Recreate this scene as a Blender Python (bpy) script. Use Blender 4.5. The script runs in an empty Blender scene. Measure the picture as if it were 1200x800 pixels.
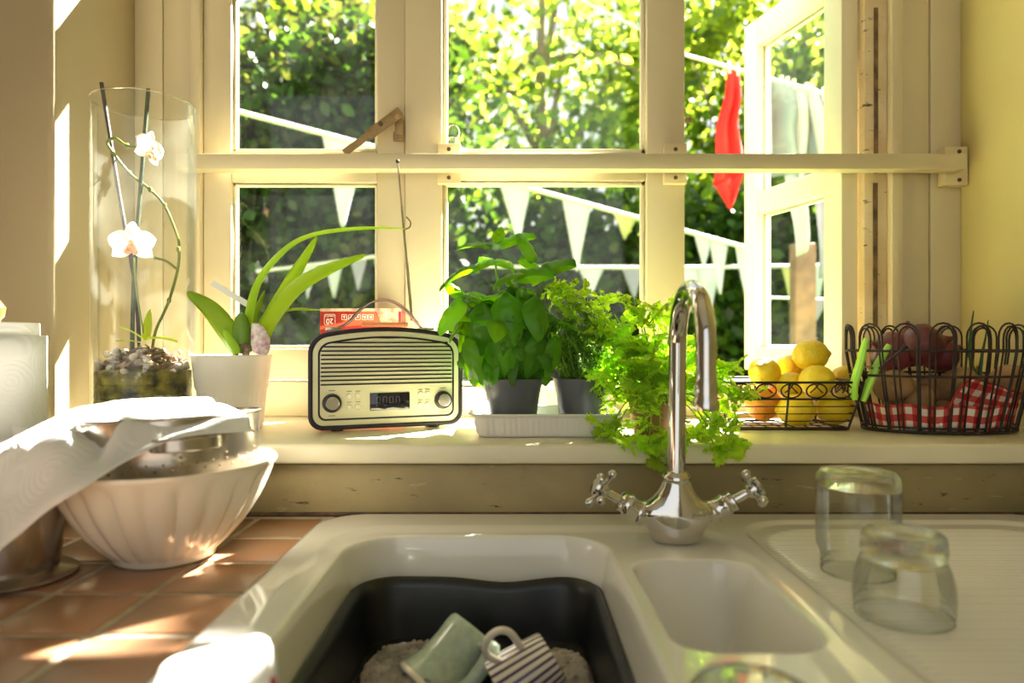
import bpy, bmesh, math, random
import numpy as np
from mathutils import Matrix, Vector, Euler

random.seed(7); rng = np.random.default_rng(7)
scene = bpy.context.scene
C = scene.collection
PI = math.pi

# ------------------------------------------------------------------ camera, sky, sun, exposure
cam_d = bpy.data.cameras.new('camera'); cam = bpy.data.objects.new('camera', cam_d); C.objects.link(cam)
cam.location = (0, 0, 0.27); cam.rotation_euler = (PI/2, 0, 0)
cam_d.sensor_width = 36; cam_d.lens = 24; cam_d.clip_start = 0.02; cam_d.clip_end = 200
cam_d.dof.use_dof = True; cam_d.dof.focus_distance = 1.19; cam_d.dof.aperture_fstop = 2.8
scene.camera = cam
scene.view_settings.view_transform = 'Standard'; scene.view_settings.look = 'None'
scene.view_settings.gamma = 1; scene.view_settings.use_curve_mapping = False
scene.view_settings.exposure = 0.2
scene.cycles.use_denoising = True
scene.cycles.max_bounces = 10; scene.cycles.transparent_max_bounces = 24
scene.cycles.transmission_bounces = 10; scene.cycles.diffuse_bounces = 5; scene.cycles.glossy_bounces = 5
scene.cycles.sample_clamp_indirect = 6.0

world = bpy.data.worlds.new('sky'); scene.world = world; world.use_nodes = True
wn = world.node_tree.nodes; wl = world.node_tree.links
bg = wn['Background']; tc = wn.new('ShaderNodeTexCoord'); sp = wn.new('ShaderNodeSeparateXYZ'); rp = wn.new('ShaderNodeValToRGB')
wl.new(tc.outputs['Generated'], sp.inputs[0]); wl.new(sp.outputs['Z'], rp.inputs['Fac']); wl.new(rp.outputs[0], bg.inputs[0])
rp.color_ramp.elements[0].position = 0.0; rp.color_ramp.elements[0].color = (1.0, 0.97, 0.88, 1)
rp.color_ramp.elements[1].position = 0.9; rp.color_ramp.elements[1].color = (0.72, 0.86, 1.0, 1)
bg.inputs['Strength'].default_value = 1.2

SUN_TO = Vector((0.93, 1.0, 1.30)).normalized()          # direction towards the sun
sun_d = bpy.data.lights.new('sun', 'SUN'); sun = bpy.data.objects.new('sun', sun_d); C.objects.link(sun)
sun_d.energy = 85.0; sun_d.angle = math.radians(0.6); sun_d.color = (1.0, 0.95, 0.85)
sun.rotation_euler = (-SUN_TO).to_track_quat('-Z', 'Y').to_euler(); sun.location = (6, 8, 9)

# ------------------------------------------------------------------ helpers
F = 800.0; EYE = 0.27
def P(u, v, Y): return Vector(((u-600)*Y/F, Y, EYE-(v-400)*Y/F))

WM = {}
def thing(name, label, cat, loc=(0,0,0), rz=0, group=None):
    o = bpy.data.objects.new(name, None); C.objects.link(o); o.empty_display_size = 0.02
    o.location = loc; o.rotation_euler = (0,0,rz)
    WM[o.name] = Matrix.Translation(Vector(loc)) @ Matrix.Rotation(rz, 4, 'Z')
    o['label'] = label; o['category'] = cat
    if group: o['group'] = group
    return o
def tag(o, label, cat, group=None, kind=None):
    o['label'] = label; o['category'] = cat
    if group: o['group'] = group
    if kind: o['kind'] = kind
    return o
def struct(o): o['kind'] = 'structure'; return o

class MB:
    def __init__(s): s.v = []; s.f = []
    def add(s, vs, fs):
        b = len(s.v); s.v += [Vector(p) for p in vs]; s.f += [tuple(i+b for i in f) for f in fs]; return s
    def box(s, c, d, R=None):
        x,y,z = d[0]/2, d[1]/2, d[2]/2
        vs = [Vector(p) for p in ((-x,-y,-z),(x,-y,-z),(x,y,-z),(-x,y,-z),(-x,-y,z),(x,-y,z),(x,y,z),(-x,y,z))]
        if R is not None: vs = [R @ p for p in vs]
        c = Vector(c)
        return s.add([c+p for p in vs], [(0,3,2,1),(4,5,6,7),(0,1,5,4),(1,2,6,5),(2,3,7,6),(3,0,4,7)])
    def span(s, a, b):
        a, b = Vector(a), Vector(b)
        return s.box((a+b)/2, [abs(t) for t in (b-a)])
    def tube(s, pts, r, n=8, closed=False, caps=True, flat=1.0):
        pts = [Vector(p) for p in pts]; m = len(pts)
        rs = r if isinstance(r, (list, tuple)) else [r]*m
        T = []
        for i in range(m):
            if closed: t = pts[(i+1)%m]-pts[i-1]
            else: t = pts[min(i+1,m-1)]-pts[max(i-1,0)]
            T.append(t.normalized())
        up = Vector((0,0,1)) if abs(T[0].z) < 0.9 else Vector((1,0,0))
        nrm = (up - T[0]*up.dot(T[0])).normalized()
        b = len(s.v)
        for i in range(m):
            nrm = (nrm - T[i]*nrm.dot(T[i]))
            nrm = nrm.normalized() if nrm.length > 1e-6 else T[i].orthogonal().normalized()
            bi = T[i].cross(nrm)
            for k in range(n):
                a = 2*PI*k/n
                s.v.append(pts[i] + (nrm*math.cos(a)*flat + bi*math.sin(a))*rs[i])
        for i in range(m if closed else m-1):
            j = (i+1) % m
            for k in range(n):
                s.f.append((b+i*n+k, b+i*n+(k+1)%n, b+j*n+(k+1)%n, b+j*n+k))
        if caps and not closed:
            s.f.append(tuple(b+k for k in range(n))[::-1]); s.f.append(tuple(b+(m-1)*n+k for k in range(n)))
        return s
    def lathe(s, prof, n=48, c=(0,0,0), M=None, rfun=None, ry=1.0, caps=True):
        b = len(s.v); m = len(prof); c = Vector(c)
        for i,(r,z) in enumerate(prof):
            for k in range(n):
                a = 2*PI*k/n; rr = r if rfun is None else rfun(r, z, a, i)
                p = Vector((rr*math.cos(a), rr*ry*math.sin(a), z))
                if M is not None: p = M @ p
                s.v.append(c+p)
        for i in range(m-1):
            for k in range(n):
                s.f.append((b+i*n+k, b+i*n+(k+1)%n, b+(i+1)*n+(k+1)%n, b+(i+1)*n+k))
        if caps and prof[0][0] > 1e-6: s.f.append(tuple(b+k for k in range(n))[::-1])
        if caps and prof[-1][0] > 1e-6: s.f.append(tuple(b+(m-1)*n+k for k in range(n)))
        return s
    def grid(s, fn, nu, nv):
        b = len(s.v)
        for j in range(nv+1):
            for i in range(nu+1): s.v.append(Vector(fn(i/nu, j/nv)))
        for j in range(nv):
            for i in range(nu):
                a = b+j*(nu+1)+i; s.f.append((a, a+1, a+nu+2, a+nu+1))
        return s
    def loft(s, loops, cap0=True, cap1=True):
        b = len(s.v); n = len(loops[0])
        for L in loops: s.v += [Vector(p) for p in L]
        for i in range(len(loops)-1):
            for k in range(n):
                s.f.append((b+i*n+k, b+i*n+(k+1)%n, b+(i+1)*n+(k+1)%n, b+(i+1)*n+k))
        if cap0: s.f.append(tuple(b+k for k in range(n))[::-1])
        if cap1: s.f.append(tuple(b+(len(loops)-1)*n+k for k in range(n)))
        return s
    def prism(s, poly, y0, y1):        # poly in (x,z), extruded along y
        n = len(poly)
        vs = [(x,y0,z) for x,z in poly] + [(x,y1,z) for x,z in poly]
        fs = [tuple(range(n)), tuple(range(2*n-1, n-1, -1))] + [(k, k+n, (k+1)%n+n, (k+1)%n) for k in range(n)]
        return s.add(vs, fs)
    def ball(s, c, r, n=12, sc=(1,1,1)):
        pr = [(max(1e-7,r*math.sin(PI*i/(n//2))), -r*math.cos(PI*i/(n//2))) for i in range(n//2+1)]
        return s.lathe(pr, n, c, Matrix.Diagonal(sc))
    def mesh(s, name, mat, inv=None, bevel=0, seg=2, smooth=True, angle=38):
        me = bpy.data.meshes.new(name)
        vs = s.v if inv is None else [inv @ p for p in s.v]
        me.from_pydata([tuple(p) for p in vs], [], s.f)
        bm = bmesh.new(); bm.from_mesh(me)
        bmesh.ops.remove_doubles(bm, verts=bm.verts, dist=2e-6)
        bmesh.ops.recalc_face_normals(bm, faces=bm.faces)
        if bevel:
            ed = [e for e in bm.edges if e.is_manifold and e.calc_face_angle(0) > 0.6]
            bmesh.ops.bevel(bm, geom=ed, offset=bevel, segments=seg, profile=0.5, affect='EDGES', clamp_overlap=True)
        bm.to_mesh(me); bm.free()
        if smooth:
            me.polygons.foreach_set('use_smooth', [True]*len(me.polygons)); me.set_sharp_from_angle(angle=math.radians(angle))
        me.materials.append(mat)
        return me
    def build(s, name, mat, parent=None, bevel=0, seg=2, local=False, origin=None, smooth=True, solid=0, angle=38):
        inv = None; Mw = Matrix()
        if parent is not None:
            Mw = WM[parent.name]
            if not local: inv = Mw.inverted()
        elif origin is not None:
            Mw = Matrix.Translation(Vector(origin)); inv = Mw.inverted()
        me = s.mesh(name, mat, inv, bevel, seg, smooth, angle)
        o = bpy.data.objects.new(name, me); C.objects.link(o)
        if parent is not None: o.parent = parent
        elif origin is not None: o.location = origin
        WM[o.name] = Mw
        if solid:
            md = o.modifiers.new('thickness', 'SOLIDIFY'); md.thickness = solid; md.offset = 0
        return o
def inst(name, me, parent, Mw):          # a part that shares mesh data, at world matrix Mw
    o = bpy.data.objects.new(name, me); C.objects.link(o)
    if parent is not None:
        o.parent = parent; o.matrix_local = WM[parent.name].inverted() @ Mw
    else: o.matrix_world = Mw
    WM[o.name] = Mw
    return o
def frame(d, up=Vector((0,0,1)), roll=0):   # rotation with +Y along d
    y = Vector(d).normalized(); x = y.cross(up)
    x = x.normalized() if x.length > 1e-4 else Vector((1,0,0))
    z = x.cross(y)
    R = Matrix((x,y,z)).transposed()
    return R @ Matrix.Rotation(roll, 3, 'Y')
def TRS(loc, R, s=1.0): return Matrix.Translation(Vector(loc)) @ R.to_4x4() @ Matrix.Scale(s, 4)
def spline(pts, n=8):
    pts = [Vector(p) for p in pts]; out = []
    for i in range(len(pts)-1):
        p0 = pts[max(i-1,0)]; p1 = pts[i]; p2 = pts[i+1]; p3 = pts[min(i+2,len(pts)-1)]
        for k in range(n):
            t = k/n
            out.append(0.5*((2*p1)+(p2-p0)*t+(2*p0-5*p1+4*p2-p3)*t*t+(3*p1-p0-3*p2+p3)*t**3))
    out.append(pts[-1]); return out
def rrect(x0, x1, y0, y1, r, z, n=8):
    L = []
    for cx, cy, a0 in ((x1-r,y1-r,0),(x0+r,y1-r,90),(x0+r,y0+r,180),(x1-r,y0+r,270)):
        for k in range(n+1):
            a = math.radians(a0+90*k/n); L.append(Vector((cx+r*math.cos(a), cy+r*math.sin(a), z)))
    return L

# ------------------------------------------------------------------ materials
def nt(name):
    m = bpy.data.materials.new(name); m.use_nodes = True
    return m, m.node_tree.nodes, m.node_tree.links, m.node_tree.nodes['Principled BSDF']
def srgb(r, g, b):
    f = lambda c: (c/255/12.92) if c/255 <= 0.04045 else ((c/255+0.055)/1.055)**2.4
    return (f(r), f(g), f(b))
def pm(name, col, rough=0.5, metal=0.0, var=0.1, scale=6.0, bump=0.0, bscale=60.0, col2=None, coat=0.0, rand=0.0, spec=0.5, sss=0.0, rvar=0.0):
    m, N, L, b = nt(name)
    b.inputs['Roughness'].default_value = rough; b.inputs['Metallic'].default_value = metal
    b.inputs['Specular IOR Level'].default_value = spec; b.inputs['Coat Weight'].default_value = coat
    if sss: b.inputs['Subsurface Weight'].default_value = sss; b.inputs['Subsurface Radius'].default_value = (0.01,0.006,0.003); b.inputs['Subsurface Scale'].default_value = 0.5
    t = N.new('ShaderNodeTexCoord'); no = N.new('ShaderNodeTexNoise'); no.inputs['Scale'].default_value = scale; no.inputs['Detail'].default_value = 5
    L.new(t.outputs['Object'], no.inputs['Vector'])
    mx = N.new('ShaderNodeMix'); mx.data_type = 'RGBA'
    c2 = col2 if col2 is not None else tuple(c*(1-var*1.6) for c in col)
    c1 = tuple(min(1, c*(1+var*0.6)) for c in col) if col2 is None else col
    mx.inputs['A'].default_value = (*c1,1); mx.inputs['B'].default_value = (*c2,1)
    cr = N.new('ShaderNodeValToRGB'); cr.color_ramp.elements[0].position = 0.35; cr.color_ramp.elements[1].position = 0.68
    L.new(no.outputs['Fac'], cr.inputs['Fac']); L.new(cr.outputs['Color'], mx.inputs['Factor'])
    out = mx.outputs['Result']
    if rand:
        oi = N.new('ShaderNodeObjectInfo'); hs = N.new('ShaderNodeHueSaturation')
        mr = N.new('ShaderNodeMapRange'); mr.inputs['To Min'].default_value = 1-rand; mr.inputs['To Max'].default_value = 1+rand
        L.new(oi.outputs['Random'], mr.inputs['Value']); L.new(mr.outputs[0], hs.inputs['Value']); L.new(out, hs.inputs['Color']); out = hs.outputs['Color']
    L.new(out, b.inputs['Base Color'])
    if rvar:
        mr = N.new('ShaderNodeMapRange'); mr.inputs['To Min'].default_value = max(0,rough-rvar); mr.inputs['To Max'].default_value = rough+rvar
        L.new(no.outputs['Fac'], mr.inputs['Value']); L.new(mr.outputs[0], b.inputs['Roughness'])
    if bump:
        n2 = N.new('ShaderNodeTexNoise'); n2.inputs['Scale'].default_value = bscale; n2.inputs['Detail'].default_value = 6
        L.new(t.outputs['Object'], n2.inputs['Vector'])
        bp = N.new('ShaderNodeBump'); bp.inputs['Strength'].default_value = bump; bp.inputs['Distance'].default_value = 0.01
        L.new(n2.outputs['Fac'], bp.inputs['Height']); L.new(bp.outputs[0], b.inputs['Normal'])
    return m
def leafmat(name, col, col2, trans=0.5, rough=0.4, rand=0.25, tcol=None, spec=0.4, island=False):
    m, N, L, b = nt(name)
    t = N.new('ShaderNodeTexCoord'); no = N.new('ShaderNodeTexNoise'); no.inputs['Scale'].default_value = 14 if not island else 1.3
    L.new(t.outputs['Object'], no.inputs['Vector'])
    mx = N.new('ShaderNodeMix'); mx.data_type = 'RGBA'; mx.inputs['A'].default_value = (*col,1); mx.inputs['B'].default_value = (*col2,1)
    L.new(no.outputs['Fac'], mx.inputs['Factor'])
    hs = N.new('ShaderNodeHueSaturation'); mr = N.new('ShaderNodeMapRange'); mr.inputs['To Min'].default_value = 1-rand; mr.inputs['To Max'].default_value = 1+rand
    if island:
        g = N.new('ShaderNodeNewGeometry'); L.new(g.outputs['Random Per Island'], mr.inputs['Value'])
    else:
        oi = N.new('ShaderNodeObjectInfo'); L.new(oi.outputs['Random'], mr.inputs['Value'])
    L.new(mr.outputs[0], hs.inputs['Value']); L.new(mx.outputs['Result'], hs.inputs['Color']); L.new(hs.outputs['Color'], b.inputs['Base Color'])
    b.inputs['Roughness'].default_value = rough; b.inputs['Specular IOR Level'].default_value = spec
    tr = N.new('ShaderNodeBsdfTranslucent'); ms = N.new('ShaderNodeMixShader'); ms.inputs['Fac'].default_value = trans
    h2 = N.new('ShaderNodeHueSaturation'); h2.inputs['Hue'].default_value = 0.475; h2.inputs['Saturation'].default_value = 1.05; h2.inputs['Value'].default_value = 1.7
    L.new(hs.outputs['Color'], h2.inputs['Color']); L.new(h2.outputs['Color'], tr.inputs['Color'])
    L.new(b.outputs[0], ms.inputs[1]); L.new(tr.outputs[0], ms.inputs[2]); L.new(ms.outputs[0], N['Material Output'].inputs['Surface'])
    return m
def thinglass(name, tint=(0.97,0.985,0.97), edge=0.35, rough=0.0, base=0.04, film=0.0, top=0.9):
    m, N, L, b = nt(name); N.remove(b)
    t = N.new('ShaderNodeBsdfTransparent'); t.inputs['Color'].default_value = (*tint,1)
    g = N.new('ShaderNodeBsdfGlossy'); g.inputs['Roughness'].default_value = rough
    lw = N.new('ShaderNodeLayerWeight'); lw.inputs['Blend'].default_value = edge
    mr = N.new('ShaderNodeMapRange'); mr.inputs['To Min'].default_value = base; mr.inputs['To Max'].default_value = top
    L.new(lw.outputs['Fresnel'], mr.inputs['Value'])
    ms = N.new('ShaderNodeMixShader'); L.new(mr.outputs[0], ms.inputs['Fac']); L.new(t.outputs[0], ms.inputs[1]); L.new(g.outputs[0], ms.inputs[2])
    out = ms.outputs[0]
    if film:                                # thin dusty film that scatters light
        d = N.new('ShaderNodeBsdfTranslucent'); d.inputs['Color'].default_value = (0.9,0.9,0.8,1)
        m2 = N.new('ShaderNodeMixShader'); no = N.new('ShaderNodeTexNoise'); no.inputs['Scale'].default_value = 9
        tcx = N.new('ShaderNodeTexCoord'); L.new(tcx.outputs['Object'], no.inputs['Vector'])
        m3 = N.new('ShaderNodeMapRange'); m3.inputs['To Min'].default_value = 0; m3.inputs['To Max'].default_value = film; m3.inputs['From Min'].default_value = 0.3
        L.new(no.outputs['Fac'], m3.inputs['Value']); L.new(m3.outputs[0], m2.inputs['Fac']); L.new(out, m2.inputs[1]); L.new(d.outputs[0], m2.inputs[2]); out = m2.outputs[0]
    L.new(out, N['Material Output'].inputs['Surface'])
    return m
def glassmat(name, col=(0.97,0.99,0.97), rough=0.0, ior=1.45):
    m, N, L, b = nt(name)
    b.inputs['Base Color'].default_value = (*col,1); b.inputs['Transmission Weight'].default_value = 1; b.inputs['Roughness'].default_value = rough; b.inputs['IOR'].default_value = ior
    return m

M = {}
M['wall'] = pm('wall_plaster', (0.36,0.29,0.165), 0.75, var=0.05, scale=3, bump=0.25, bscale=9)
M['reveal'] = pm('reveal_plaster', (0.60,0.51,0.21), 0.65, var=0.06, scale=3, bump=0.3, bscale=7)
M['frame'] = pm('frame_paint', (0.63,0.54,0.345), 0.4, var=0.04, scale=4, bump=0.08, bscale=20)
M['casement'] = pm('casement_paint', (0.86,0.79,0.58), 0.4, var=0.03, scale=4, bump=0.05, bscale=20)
M['sill'] = pm('sill_paint', (0.80,0.735,0.53), 0.28, var=0.06, scale=5, bump=0.06, bscale=12)
M['jamb'] = pm('weathered_jamb', (0.62,0.47,0.25), 0.7, col2=(0.78,0.66,0.42), scale=9, bump=0.3, bscale=30)
M['strip'] = pm('draught_strip', (0.20,0.12,0.055), 0.8, var=0.4, scale=40)
M['board'] = pm('old_board_paint', (0.34,0.27,0.13), 0.55, var=0.25, scale=4, bump=0.35, bscale=14)
M['darkbrown'] = pm('dark_gap', (0.05,0.035,0.025), 0.9, col2=(0.14,0.08,0.05), scale=60)
M['brass'] = pm('tan_painted_metal', (0.33,0.22,0.09), 0.45, metal=0.3, var=0.2, scale=30)
M['bracket'] = pm('painted_bracket', (0.72,0.60,0.34), 0.45, var=0.05)
M['screw'] = pm('screw_metal', (0.12,0.09,0.06), 0.5, metal=0.6)
M['pane'] = thinglass('window_pane', edge=0.12, base=0.015, film=0.004)
M['vase'] = thinglass('vase_glass', tint=(0.985,0.99,0.975), edge=0.16, base=0.02, film=0.05, top=0.4)
M['clear'] = glassmat('clear_glass', (0.97,0.99,0.965))
def soften(m, f):                       # part of the light passes straight through the thin walls
    N, L = m.node_tree.nodes, m.node_tree.links; t = N.new('ShaderNodeBsdfTransparent'); t.inputs['Color'].default_value = (.97,.98,.96,1); x = N.new('ShaderNodeMixShader'); x.inputs['Fac'].default_value = f
    L.new(N['Principled BSDF'].outputs[0], x.inputs[1]); L.new(t.outputs[0], x.inputs[2]); L.new(x.outputs[0], N['Material Output'].inputs['Surface'])
soften(M['clear'], 0.15)
M['thin'] = thinglass('thin_clear_glass', tint=(0.965,0.98,0.96), edge=0.3, base=0.05, top=0.75)
M['tile'] = pm('terracotta_tile', (0.40,0.185,0.09), 0.24, col2=(0.33,0.21,0.125), scale=7, bump=0.10, bscale=25, rand=0.22, rvar=0.08, spec=0.55)
M['grout'] = pm('grout', (0.46,0.38,0.27), 0.85, var=0.2, scale=30, bump=0.4, bscale=120)
M['sink'] = pm('ceramic_glaze', (0.80,0.775,0.725), 0.10, var=0.03, scale=3, coat=0.4)
M['chrome'] = pm('chrome', (0.62,0.60,0.58), 0.09, metal=1.0, var=0.03)
M['steel'] = pm('brushed_steel', (0.55,0.50,0.44), 0.24, metal=1.0, var=0.08, scale=20)
M['blackplastic'] = pm('black_plastic', (0.007,0.008,0.009), 0.38, var=0.3, scale=8, bump=0.08, bscale=30)
M['water'] = pm('soapy_water', (0.03,0.028,0.026), 0.15, var=0.2, scale=12)
M['foam'] = pm('soap_foam', (0.42,0.36,0.30), 0.6, var=0.35, scale=45, bump=0.8, bscale=220)
M['greenmug'] = pm('green_glazed_ceramic', (0.42,0.50,0.37), 0.2, var=0.10, scale=120, coat=0.3)
M['cream'] = pm('cream_ceramic', (0.78,0.71,0.58), 0.14, var=0.03, coat=0.5)
M['whitepot'] = pm('white_ceramic', (0.86,0.83,0.76), 0.3, var=0.03)
M['traywhite'] = pm('white_enamel', (0.82,0.80,0.76), 0.2, var=0.03)
M['potgrey'] = pm('grey_plastic', (0.10,0.105,0.125), 0.38, var=0.12, scale=6)
M['terra'] = pm('brown_clay', (0.35,0.17,0.08), 0.7, var=0.2)
M['soil'] = pm('soil', (0.05,0.035,0.02), 0.95, var=0.5, scale=60, bump=1, bscale=90)
M['radioface'] = pm('radio_cream', (0.72,0.68,0.43), 0.42, var=0.03)
M['radiobody'] = pm('radio_ivory', (0.80,0.77,0.60), 0.4, var=0.03)
M['black'] = pm('gloss_black', (0.014,0.011,0.016), 0.35, var=0.2)
M['screen'] = pm('display_glass', (0.008,0.008,0.014), 0.08, var=0.2, coat=0.5)
M['segment'] = pm('display_segment', (0.10,0.10,0.12), 0.4)
M['knob'] = pm('spun_aluminium', (0.72,0.68,0.60), 0.22, metal=0.9, var=0.15, scale=50)
M['print'] = pm('printed_grey', (0.22,0.20,0.12), 0.6)
M['leather'] = pm('brown_strap', (0.10,0.04,0.035), 0.5, var=0.2, scale=30)
M['leatheredge'] = pm('pale_strap_edge', (0.62,0.50,0.38), 0.5)
M['boxred'] = pm('carton_red', (0.36,0.02,0.015), 0.35, var=0.1)
M['boxorange'] = pm('carton_orange', (0.58,0.09,0.03), 0.35, var=0.05)
M['boxpale'] = pm('carton_photo', (0.62,0.48,0.33), 0.4, col2=(0.25,0.15,0.09), scale=70)
M['white'] = pm('print_white', (0.85,0.83,0.78), 0.5, var=0.02)
M['paper'] = None
M['orangestick'] = pm('orange_lacquer', (0.85,0.33,0.13), 0.4)
M['wire'] = pm('black_wire', (0.022,0.016,0.014), 0.42, metal=0.3, var=0.4, scale=40)
M['rustwire'] = pm('brown_wire', (0.040,0.026,0.022), 0.5, metal=0.3, var=0.4, scale=40)
M['lemon'] = pm('lemon_skin', (0.88,0.60,0.02), 0.36, col2=(0.80,0.55,0.025), scale=12, bump=0.35, bscale=150, rand=0.06, sss=0.1)
M['orange'] = pm('orange_skin', (0.85,0.30,0.02), 0.4, var=0.1, bump=0.4, bscale=170, sss=0.1)
M['peg'] = pm('green_plastic', (0.45,0.85,0.08), 0.35, var=0.05)
M['onion'] = pm('red_onion_skin', (0.11,0.014,0.022), 0.4, col2=(0.18,0.03,0.04), scale=20, rand=0.25)
M['potato'] = pm('potato_skin', (0.40,0.235,0.11), 0.7, col2=(0.29,0.16,0.07), scale=25, bump=0.3, bscale=50, rand=0.2)
M['shoot'] = leafmat('onion_shoot', (0.06,0.16,0.04), (0.04,0.10,0.03), 0.2)
M['basil'] = leafmat('basil_leaf', (0.14,0.40,0.020), (0.075,0.26,0.014), 0.5, 0.3, 0.42)
M['basilvein'] = leafmat('basil_stem', (0.28,0.42,0.08), (0.22,0.36,0.06), 0.3)
M['parsley'] = leafmat('parsley_leaf', (0.42,0.62,0.06), (0.28,0.50,0.04), 0.6, 0.4, 0.3)
M['thyme'] = leafmat('thyme_leaf', (0.13,0.28,0.03), (0.09,0.21,0.03), 0.45, 0.5, 0.3, island=True)
M['orchidleaf'] = leafmat('orchid_leaf', (0.36,0.52,0.04), (0.25,0.42,0.03), 0.55, 0.35, 0.25)
M['bulb'] = leafmat('orchid_bulb', (0.16,0.28,0.03), (0.10,0.2,0.03), 0.15)
M['petal'] = leafmat('white_petal', (0.86,0.85,0.84), (0.82,0.80,0.80), 0.35, 0.5, 0.04)
M['lip'] = pm('orange_lip', (0.80,0.33,0.12), 0.5, col2=(0.85,0.62,0.45), scale=120)
M['speckle'] = pm('speckled_petal', (0.85,0.80,0.76), 0.5, col2=(0.45,0.20,0.28), scale=90)
M['stake'] = pm('dark_stake', (0.045,0.022,0.03), 0.5, var=0.4, scale=50)
M['stakegreen'] = pm('green_stake', (0.05,0.07,0.035), 0.5, var=0.4, scale=50)
M['stem'] = leafmat('orchid_stem', (0.24,0.28,0.06), (0.16,0.2,0.04), 0.1)
M['pebble'] = pm('pebble', (0.55,0.47,0.40), 0.6, var=0.3, scale=30, rand=0.35)
M['bark'] = pm('bark_chips', (0.17,0.10,0.065), 0.85, col2=(0.34,0.24,0.17), scale=50)
M['moss'] = pm('moss_mix', (0.34,0.29,0.05), 0.9, col2=(0.035,0.03,0.025), scale=48, bump=1, bscale=80)
M['wood'] = pm('wood', (0.62,0.36,0.12), 0.45, var=0.2, scale=12)
M['outwood'] = pm('garden_post_wood', (0.25,0.155,0.095), 0.8, var=0.25, scale=10)
M['boardwhite'] = pm('white_plastic', (0.88,0.86,0.82), 0.35, var=0.02)
M['redcloth'] = leafmat('red_cotton', (0.60,0.03,0.025), (0.52,0.02,0.02), 0.15, 0.8, 0.0)
M['whitecloth'] = leafmat('white_cotton', (0.42,0.45,0.48), (0.36,0.39,0.44), 0.12, 0.8, 0.0)
M['greycloth'] = leafmat('grey_blue_cotton', (0.20,0.26,0.31), (0.165,0.22,0.27), 0.05, 0.8, 0.0)
M['lilaccloth'] = leafmat('lilac_cotton', (0.27,0.27,0.35), (0.22,0.22,0.30), 0.08, 0.8, 0.0)
M['yellowcloth'] = leafmat('pale_yellow_cotton', (0.42,0.42,0.20), (0.36,0.37,0.17), 0.15, 0.8, 0.0)
M['rope'] = pm('white_tape', (0.55,0.55,0.53), 0.7)
M['trunk'] = pm('tree_bark', (0.25,0.20,0.14), 0.9, col2=(0.14,0.11,0.08), scale=6, bump=0.5, bscale=20)
M['lawn'] = pm('grass', (0.10,0.22,0.03), 0.9, col2=(0.07,0.15,0.02), scale=2, bump=0.5, bscale=60)
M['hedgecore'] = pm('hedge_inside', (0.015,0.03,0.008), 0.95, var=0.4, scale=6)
M['lf_dark'] = leafmat('leaf_dark', (0.020,0.058,0.005), (0.034,0.086,0.008), 0.42, 0.45, 0.55, island=True)
M['lf_mid'] = leafmat('leaf_mid', (0.05,0.112,0.008), (0.085,0.155,0.012), 0.5, 0.45, 0.45, island=True)
M['lf_light'] = leafmat('leaf_light', (0.16,0.25,0.025), (0.24,0.31,0.045), 0.55, 0.45, 0.4, island=True)
M['lf_olive'] = leafmat('leaf_olive', (0.042,0.056,0.008), (0.066,0.084,0.014), 0.42, 0.5, 0.5, island=True)
M['floor'] = pm('floor_stone', (0.45,0.36,0.26), 0.6, var=0.15, scale=2)
M['ceil'] = pm('ceiling_plaster', (0.80,0.76,0.66), 0.8, var=0.03)

def papermat():
    m, N, L, b = nt('paper_towel'); b.inputs['Base Color'].default_value = (0.86,0.86,0.84,1); b.inputs['Roughness'].default_value = 0.9
    t = N.new('ShaderNodeTexCoord'); vo = N.new('ShaderNodeTexVoronoi'); vo.inputs['Scale'].default_value = 17
    L.new(t.outputs['Object'], vo.inputs['Vector'])
    ma = N.new('ShaderNodeMath'); ma.operation = 'MULTIPLY'; ma.inputs[1].default_value = 55; L.new(vo.outputs['Distance'], ma.inputs[0])
    si = N.new('ShaderNodeMath'); si.operation = 'SINE'; L.new(ma.outputs[0], si.inputs[0])
    bp = N.new('ShaderNodeBump'); bp.inputs['Strength'].default_value = 0.12; bp.inputs['Distance'].default_value = 0.003
    L.new(si.outputs[0], bp.inputs['Height']); L.new(bp.outputs[0], b.inputs['Normal'])
    tr = N.new('ShaderNodeBsdfTranslucent'); tr.inputs['Color'].default_value = (0.85,0.85,0.8,1); ms = N.new('ShaderNodeMixShader'); ms.inputs['Fac'].default_value = 0.3
    L.new(b.outputs[0], ms.inputs[1]); L.new(tr.outputs[0], ms.inputs[2]); L.new(ms.outputs[0], N['Material Output'].inputs['Surface'])
    return m
M['paper'] = papermat()
def stripes(name, a, bcol, n, axis_angle=True):
    m, N, L, b = nt(name); b.inputs['Roughness'].default_value = 0.18
    t = N.new('ShaderNodeTexCoord'); g = N.new('ShaderNodeTexGradient'); g.gradient_type = 'RADIAL'; L.new(t.outputs['Object'], g.inputs['Vector'])
    ma = N.new('ShaderNodeMath'); ma.operation = 'MULTIPLY'; ma.inputs[1].default_value = n; L.new(g.outputs['Fac'], ma.inputs[0])
    fr = N.new('ShaderNodeMath'); fr.operation = 'FRACT'; L.new(ma.outputs[0], fr.inputs[0])
    gt = N.new('ShaderNodeMath'); gt.operation = 'GREATER_THAN'; gt.inputs[1].default_value = 0.6; L.new(fr.outputs[0], gt.inputs[0])
    mx = N.new('ShaderNodeMix'); mx.data_type = 'RGBA'; mx.inputs['A'].default_value = (*a,1); mx.inputs['B'].default_value = (*bcol,1)
    L.new(gt.outputs[0], mx.inputs['Factor']); L.new(mx.outputs['Result'], b.inputs['Base Color'])
    return m
M['stripecup'] = stripes('striped_glaze', (0.80,0.75,0.66), (0.10,0.035,0.09), 26)
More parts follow.
